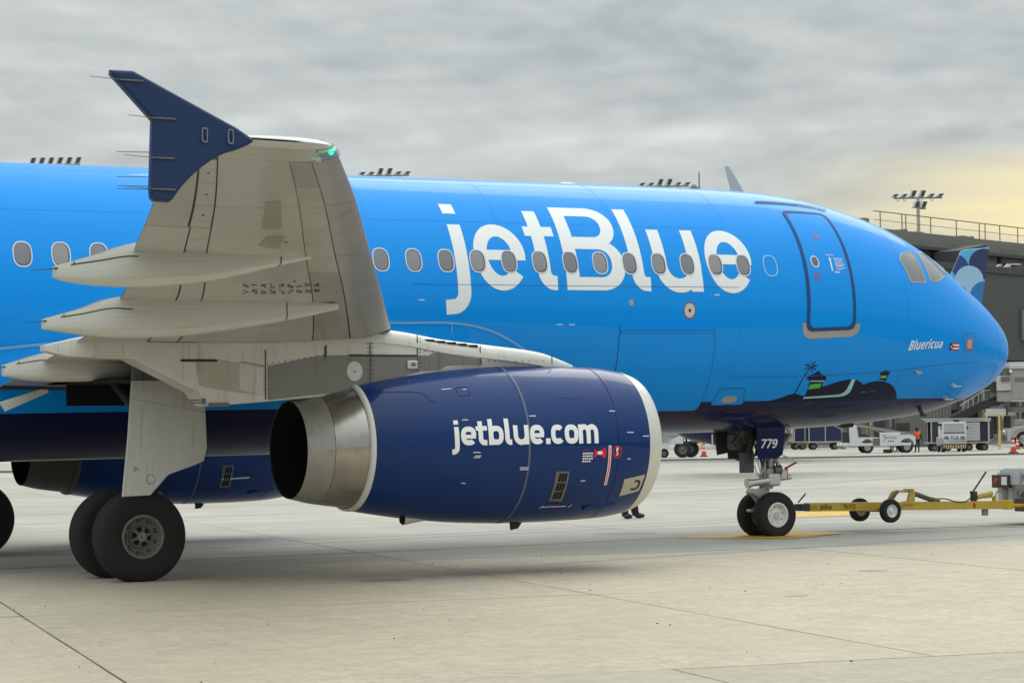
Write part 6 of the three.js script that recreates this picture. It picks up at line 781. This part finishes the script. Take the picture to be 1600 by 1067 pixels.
// ---------- terminal ----------
{
  const p1 = at(1399, 0, 235), p2 = at(1600, 0, 255); p1.y = p2.y = 0; const dir = p2.clone().sub(p1).normalize(), ang = Math.atan2(-dir.z, dir.x);
  const t = thing('terminal_building', 'dark grey concrete airport terminal with roof railing, behind the nose', 'building', [p1.x, 0, p1.z], ang);
  const o2 = V(EYE.x - p1.x, 0, EYE.z - p1.z);
  const hit = (px, py, off = 0) => { const d = FW.clone().addScaledVector(RT, (px - 800) / 3510), n = V(-dir.z, 0, dir.x); if (n.dot(FW) > 0) n.negate(); const s = (off - o2.dot(n)) / d.dot(n), q = o2.clone().addScaledVector(d, s); return [q.dot(dir), EYE.y + ((hor(px) - py) / 3510) * s]; };
  // local +z of the group looks towards the camera
  const conc = mat([0.26, 0.256, 0.23], 0.85, { map: wt(0.09) }), concD = mat([0.22, 0.216, 0.195], 0.85, { map: wt(0.09) }), slate = mat([0.085, 0.092, 0.092], 0.8, { map: wt(0.08) }), slate2 = mat([0.055, 0.06, 0.06], 0.8), rail = mat([0.17, 0.12, 0.09], 0.6);
  const [xa] = hit(1374, 0), [xb] = hit(1900, 0), H = hit(1399, 358)[1], y2 = hit(1480, 388)[1];
  const band = (name, x0, x1, y0, y1, z, d, m) => part(name, box((x0 + x1) / 2, (y0 + y1) / 2, z - d / 2, x1 - x0, y1 - y0, d), m, t);
  band('wall', xa, xb, 0, y2, -0.4, 20, conc); band('parapet', xa, xb, y2 + 0.02, H, 0, 20, concD); band('ledge', xa, xb, y2 - 0.35, y2, 0.5, 0.8, slate);
  for (const [px, w, h] of [[1379, 0.9, 1.2], [1462, 1.55, 0.35], [1532, 1.05, 0.45], [1441, 0.3, 0.5], [1545, 0.25, 0.5]]) { const x = hit(px, 0)[0]; part('roof_unit', box(x, H + h / 2, -3, w, h, 3, 0.1), conc, t); }
  const rl = []; for (const q of [1384, 1418, 1424, 1463, 1503, 1539, 1548, 1571, 1599, 1630]) { const x = hit(q, 0)[0]; part('rail_post', box(x, H + 0.9, -0.3, 0.08, 1.8, 0.08), rail, t); } part('hand_rail', [box((xa + xb) / 2, H + 1.8, -0.3, xb - xa, 0.09, 0.09)], rail, t); part('mid_rail', [box((xa + xb) / 2, H + 0.9, -0.3, xb - xa, 0.05, 0.05)], rail, t);
  { const a = hit(1461, 394), b = hit(1505, 384), c = hit(1505, 440); part('dark_annex', [extrude([[a[0], 0], [b[0], 0], [b[0], b[1]], [a[0], a[1]]], 0.05, 3.2, 0.05)], slate, t); }
  for (let i = 0; i < 4; i++) { const x = hit(1443 + i * 14, 0)[0]; part('wall_joint', box(x, y2 / 2, 0.0 - 0.38, 0.12, y2 - 1, 0.06), slate, t); }
  { const a = hit(1569, 387), b = hit(1594, 412), n = 9; part('louvre_frame', box((a[0] + b[0]) / 2, (a[1] + b[1]) / 2, -0.2, b[0] - a[0] + 0.4, a[1] - b[1] + 0.4, 0.3), slate, t); for (let i = 0; i < n; i++) part('louvre_slat', box((a[0] + b[0]) / 2, lerp(a[1], b[1], (i + 0.5) / n), -0.02, b[0] - a[0], 0.12, 0.10), concD, t); }
  { const a = hit(1528, 424, 8), z = 8; band('lower_block', a[0] - 40, xb, hit(1580, 563, 8)[1], a[1], z, 7.5, slate); band('lower_coping', a[0] - 40, xb, a[1] + 0.01, a[1] + 0.7, z + 0.2, 7.9, slate2); band('recess', xa, xb, 0.15, hit(1580, 563, 8)[1] - 0.01, z - 3, 4, slate2); band('recess_beam', xa, xb, hit(1580, 640, 8)[1], hit(1580, 612, 8)[1], z - 1.2, 1.6, slate); band('plinth', xa, xb, 0, 0.45, z + 0.5, 4, conc);
    for (let i = 0; i < 14; i++) { const x = hit(1225 + i * 29, 0, 8)[0]; part('column', box(x, hit(1580, 563, 8)[1] / 2 - 0.3, z - 0.9, 0.55, hit(1580, 563, 8)[1] - 0.7, 0.5), concD, t); }
    for (let i = 0; i < 9; i++) { const x = hit(1240 + i * 42, 0, 8)[0]; part('shutter', box(x, 2.2, z - 2.9, 3.4, 3.4, 0.15), i % 3 ? slate : concD, t); }
    const st = (px0, px1, y0, y1) => { const p = hit(px0, y0, 8), q = hit(px1, y1, 8); return beam([p[0], p[1], 7.4], [q[0], q[1], 7.4], 0.14, 0.14); };
    part('stair_rail', [st(1559, 1573, 424, 413), st(1563, 1577, 424, 413), st(1573, 1587, 424, 412), st(1577, 1591, 424, 412), st(1590, 1606, 412, 412), st(1573, 1576, 413, 413), st(1590, 1590, 424, 412)], mat([0.55, 0.55, 0.50], 0.5), t);
    const col = hit(1600, 520, 8); part('pale_panel', box(col[0] + 0.6, (hit(1596, 486, 8)[1] + hit(1596, 530, 8)[1]) / 2, 8.2, 2.2, 3.2, 0.3), conc, t); }
}
// ---------- jet bridge ----------
{
  const D = 200, { g, X, Y } = far('jet_bridge', 'pale grey passenger boarding bridge reaching left towards the nose from the right edge', 'jet bridge', 1575, D);
  const lightG = mat([0.36, 0.36, 0.35], 0.55, { map: wt(0.15) }), pale = mat([0.58, 0.58, 0.56], 0.5, { map: wt(0.15) });
  const bx = (n, x0, x1, y0, y1, z, d, m) => part(n, box((X(x0) + X(x1)) / 2, (Y(y0) + Y(y1)) / 2, z, X(x1) - X(x0), Math.abs(Y(y0) - Y(y1)), d, 0.06), m, g);
  bx('tunnel', 1573, 1760, 625, 578, 0, 3.2, lightG); bx('tunnel_roof', 1571, 1760, 577.5, 571, 0, 3.6, pale); bx('roof_fascia', 1577, 1760, 580, 566, -1.2, 2.4, pale); bx('floor_beam', 1573, 1760, 628, 625.5, 0.1, 3.3, pale);
  bx('cab', 1551, 1572.5, 611, 588, 0.3, 3.0, pale); bx('cab_window', 1557, 1571, 597, 588.5, 1.9, 0.2, M.gunmetal); bx('cab_hood', 1544, 1551, 612, 596, 0.2, 2.6, M.dark); bx('cab_floor', 1552, 1576, 628, 612, 0.2, 2.8, lightG); bx('cab_shade', 1562, 1575, 588, 575, 0.0, 2.6, M.gunmetal);
  for (let i = 0; i < 9; i++) part('vent_slot', box(X(1580.5 + i * 2.4), Y(594), 1.62, 0.06, 0.42, 0.04), M.gunmetal, g);
  part('cab_lamp', ballG(X(1573), Y(581), 1.7, 0.14), mat([0.85, 0.86, 0.82], 0.3), g);
  bx('service_box', 1535, 1566, 650, 638.5, 0.5, 1.6, pale); bx('service_panel', 1569, 1581, 650, 644, 0.7, 1.2, lightG); bx('service_hanger', 1540, 1562, 639, 634, 0.4, 1.2, greyMetal);
  part('support_leg', [rod([X(1586), 0, -0.8], [X(1586), Y(626), -0.8], 0.28, 0.28, 14), rod([X(1604), 0, 0], [X(1604), Y(626), 0], 0.3, 0.3, 14), box(X(1586), Y(640), -0.4, 1.6, 0.5, 1.2, 0.05)], greyMetal, g);
  part('service_stair', [beam([X(1470), Y(662), 0.6], [X(1531), Y(632), 0.6], 1.1, 0.75), beam([X(1531), Y(632), 0.6], [X(1563), Y(624), 0.6], 1.1, 0.7), beam([X(1541), Y(626), 0.7], [X(1562), Y(617), 0.7], 0.9, 0.25)], M.black, g);
  for (let i = 0; i < 9; i++) part('stair_step', box(lerp(X(1472), X(1529), i / 8), lerp(Y(661), Y(633), i / 8) + 0.35, 0.6, 0.28, 0.06, 1.12), M.gunmetal, g);
  part('stair_rail', [beam([X(1495), Y(633), 1.1], [X(1533), Y(610), 1.1], 0.06, 0.06), beam([X(1533), Y(610), 1.1], [X(1552), Y(609), 1.1], 0.06, 0.06), ...[1500, 1508, 1516, 1524, 1533].map((q, i) => rod([X(q), Y(645 - i * 3.2), 1.1], [X(q), Y(630 - i * 5), 1.1], 0.03))], pale, g);
  part('stair_marker', box(X(1551), Y(620), 1.05, 0.16, 0.7, 0.1), mat([0.35, 0.12, 0.08], 0.6), g);
}
// grey equipment shed under the nose, behind the carts
{
  const { g, X, Y } = far('equipment_shed', 'low grey corrugated shed behind the baggage carts, under the nose', 'shed', 1440, 205);
  part('wall', box(0, 2.1, 0, X(1480) - X(1400), 4.2, 3, 0.03), mat([0.17, 0.175, 0.17], 0.8, { map: wt(0.2) }), g); for (let i = 0; i < 16; i++) part('rib', box(lerp(X(1401), X(1479), i / 15), 2.1, 1.52, 0.08, 4.1, 0.06), midGrey, g); part('roof', box(0, 4.28, 0, X(1480) - X(1400) + 0.4, 0.14, 3.4), greyMetal, g); part('hazard_panel', box(X(1476), 4.9 - 0.2, 1.6, 0.9, 0.9, 0.1), mat([0.22, 0.17, 0.08], 0.7), g);
}

// ---------- parked aircraft ----------
{ // tail with overlapping circles
  const D = 128, { g, X, Y } = far('parked_airliner', 'parked airliner whose tail fin of overlapping blue circles rises behind the nose', 'airliner', 1520, D);
  const out = [[1457, 560], [1487, 432], [1505, 392], [1512, 389.5], [1549, 387], [1549.5, 391], [1535, 480], [1527, 560]].map(([a, b]) => [X(a), Y(b)]);
  const k = 14, W = Math.round((X(1560) - X(1450)) * k * 6), Hh = Math.round((Y(380) - Y(565)) * k * 6), u0 = X(1450), v1 = Y(380);
  const map = canvasTex(1024, 1536, (c) => { const sx = 1024 / (X(1560) - X(1450)), sy = 1536 / (Y(380) - Y(565)); c.setTransform(sx, 0, 0, -sy, -u0 * sx, v1 * sy); const R = X(1521) - X(1497); const circ = (a, b, col, r = R) => { c.fillStyle = col; c.beginPath(); c.arc(X(a), Y(b), r, 0, 7); c.fill(); };
    c.fillStyle = '#58b4e6'; c.fillRect(u0, Y(565), 10, 20); circ(1541, 412.5, '#27355f'); circ(1493, 420, '#2b4284'); circ(1474, 441, '#4db1e4'); circ(1517, 437, '#9cc4e2', R * 0.92); circ(1495, 466, '#16306c', R * 0.9); circ(1541, 463, '#1f78bf', R * 0.97); circ(1517, 486, '#9cc4e2', 0.02); });
  const f = extrude(out, -0.14, 0.28, 0.05), uv = f.attributes.uv, pp = f.attributes.position; for (let i = 0; i < uv.count; i++) uv.setXY(i, (pp.getX(i) - u0) / (X(1560) - u0), (pp.getY(i) - Y(565)) / (Y(380) - Y(565)));
  part('tail_fin', f, new THREE.MeshPhysicalMaterial({ map, roughness: 0.4, clearcoat: 0.3, side: THREE.DoubleSide }), g);
  const fTop = pch([-24, -22.5, -20, -6, -1, 1.6], [4.0, 5.0, 5.7, 5.75, 5.6, 5.3]), fBot = pch([-24, -22.5, -20, -8, -4, 0, 1.6], [3.9, 2.8, 2.3, 2.35, 3.1, 4.7, 5.25]);
  part('fuselage', mesh(60, 32, (s, t) => { const x = lerp(-24, 1.6, t), a = s * 2 * PI, h = (fTop(x) - fBot(x)) / 2; return V(x, (fTop(x) + fBot(x)) / 2 + h * Math.sin(a), Math.min(h, 1.75) * Math.cos(a)); }), M.blue, g);
  part('tailplane', [extrude([[-0.2, 0], [1.5, 0], [1.9, 4.2], [0.9, 4.2]], 0, 0.14, 0.03).rotateX(PI / 2).translate(-1.4, 5.0, 0), extrude([[-0.2, 0], [1.5, 0], [1.9, 4.2], [0.9, 4.2]], 0, 0.14, 0.03).rotateX(PI / 2).scale(1, 1, -1).translate(-1.4, 5.0, 0)], M.blue, g);
  part('main_wing', [extrude([[0, 0], [3.4, 0], [0.2, 11], [-1.2, 11]], 0, 0.3, 0.05).rotateX(PI / 2).translate(-11.5, 3.2, -1), extrude([[0, 0], [3.4, 0], [0.2, 11], [-1.2, 11]], 0, 0.3, 0.05).rotateX(PI / 2).scale(1, 1, -1).translate(-11.5, 3.2, 1)], M.wingTop, g);
  for (const z of [1.8, -1.8]) fw(g, -13.2, 0.45, z, 0.45, 0.35, M.gunmetal); fw(g, -20, 0.35, 0, 0.35, 0.25, M.gunmetal); part('gear_leg', [rod([-13.2, 0.5, 1.6], [-13.2, 3, 1.6], 0.12), rod([-13.2, 0.5, -1.6], [-13.2, 3, -1.6], 0.12), rod([-20, 0.35, 0], [-20, 3, 0], 0.1)], M.alu, g);
}
{ // white tail tip above the roof line, navy engine under the belly
  const D = 92, { g, X, Y } = far('parked_airliner', 'parked airliner showing only a pale fin tip above the roof and a navy engine below', 'airliner', 1130, D);
  part('tail_fin', extrude([[1137.5, 259], [1140, 257.5], [1144.5, 260], [1152, 272], [1165, 296], [1190, 340], [1235, 430], [1262, 515], [1150, 515], [1150, 340], [1147, 300]].map(([a, b]) => [X(a), Y(b)]), -0.1, 0.2, 0.03), mat([0.42, 0.48, 0.56], 0.5), g);
  const fu = lathe([[0.3, 3.2], [1.0, 1.2], [1.7, -1.5], [1.95, -5], [1.95, -9]], 32); fu.rotateZ(-PI / 2); fu.rotateY(PI / 2 - 0.15); fu.translate(X(1190), 4.3, 0); part('fuselage', fu, M.white, g);
  const en = lathe([[0.55, -1.7], [0.75, -1.2], [0.98, 0], [1.0, 0.8], [0.93, 1.4], [0.8, 1.6], [0.75, 1.3]], 36); en.rotateZ(-PI / 2); en.rotateY(-0.5); en.translate(X(1122), Y(698, 1122) + 1.0, 0); part('engine', en, M.navy, g);
  part('engine_stripe', [box(X(1108), Y(688, 1108), 0.9, 0.05, 0.5, 0.03)], M.frame, g); part('pylon', box(X(1122), Y(698, 1122) + 2.1, 0, 1.6, 0.5, 0.3, 0.05), M.navy, g);
}
// ---------- floodlight masts ----------
function mast(px, D, yHead, n, label, lower, tilt) {
  const { g, X, Y, k } = far('light_mast', label, 'light mast', px, D), h = Y(yHead), pole = mat([0.42, 0.40, 0.39], 0.5), head = M.lampHead || (M.lampHead = mat([0.68, 0.69, 0.69], 0.5)), lens = M.lampLens || (M.lampLens = mat([0.055, 0.06, 0.065], 0.3));
  part('pole', rod([0, 0, 0], [0, h, 0], 0.34, 0.19, 16), pole, g);
  part('crossbar', [box(0, h - 0.1, 0, (n - 1) * 14.2 * k + 0.4, 0.18, 0.18), ...(lower ? [box(X(px + 5), h - 18 * k, 0, 14 * k, 0.18, 0.18)] : [])], greyMetal, g);
  const one = (x, y, flat) => { const s = 14.5 * k; part('flood_lamp', [extrude([[-0.5 * s, 0.05 * s], [0.10 * s, 0.03 * s], [0.36 * s, (flat ? 0.36 : 0.72) * s], [-0.22 * s, (flat ? 0.40 : 0.74) * s]], -0.35, 0.7, 0.03).translate(x, y, -0.1)], head, g); part('lens', [extrude([[-0.28 * s, 0.07 * s], [0.12 * s, 0.06 * s], [0.36 * s, (flat ? 0.30 : 0.68) * s], [-0.06 * s, (flat ? 0.30 : 0.70) * s]], 0.28, 0.04, 0)].map((q) => q.translate(x, y, 0)), lens, g); };
  for (let i = 0; i < n; i++) one((i - (n - 1) / 2) * 14.2 * k, h, tilt ? !(i === 2 || i === 3) : false);
  if (lower) for (const i of [0, 1]) one((i * 11 - 2) * k, h - 17.5 * k, false);
  part('cable_loop', [-2.4, -1.6, 1.7, 0.3].map((q) => new THREE.TorusGeometry(2.2 * k, 0.03, 6, 16).translate(q * 13 * k, h - 4 * k, 0)), greyMetal, g);
}
mast(1440, 262, 307, 6, 'tall floodlight mast with two rows of lamps, in front of the terminal', true, true);
mast(87, 300, 255, 6, 'row of six dark floodlights showing above the roof at the far left', false, false);
mast(604, 300, 272, 6, 'floodlights showing above the roof just right of the wing tip', false, true);
mast(1043, 300, 289, 6, 'floodlights half hidden above the roof, left of the thin aerial', false, true);
{ const { g, Y } = far('aerial_mast', 'thin dark aerial standing beyond the roof, left of the pale fin tip', 'aerial', 1097, 230); part('mast', rod([0, 0, 0], [0, Y(269), 0], 0.16, 0.06, 8), M.gunmetal, g); part('tip', rod([0, Y(269), 0], [0, Y(267), 0], 0.03), M.gunmetal, g); }
const renderer = new THREE.WebGLRenderer({ antialias: true });
renderer.shadowMap.enabled = true; renderer.toneMapping = THREE.LinearToneMapping; renderer.toneMappingExposure = EXPOSURE;
renderer.render(scene, camera);
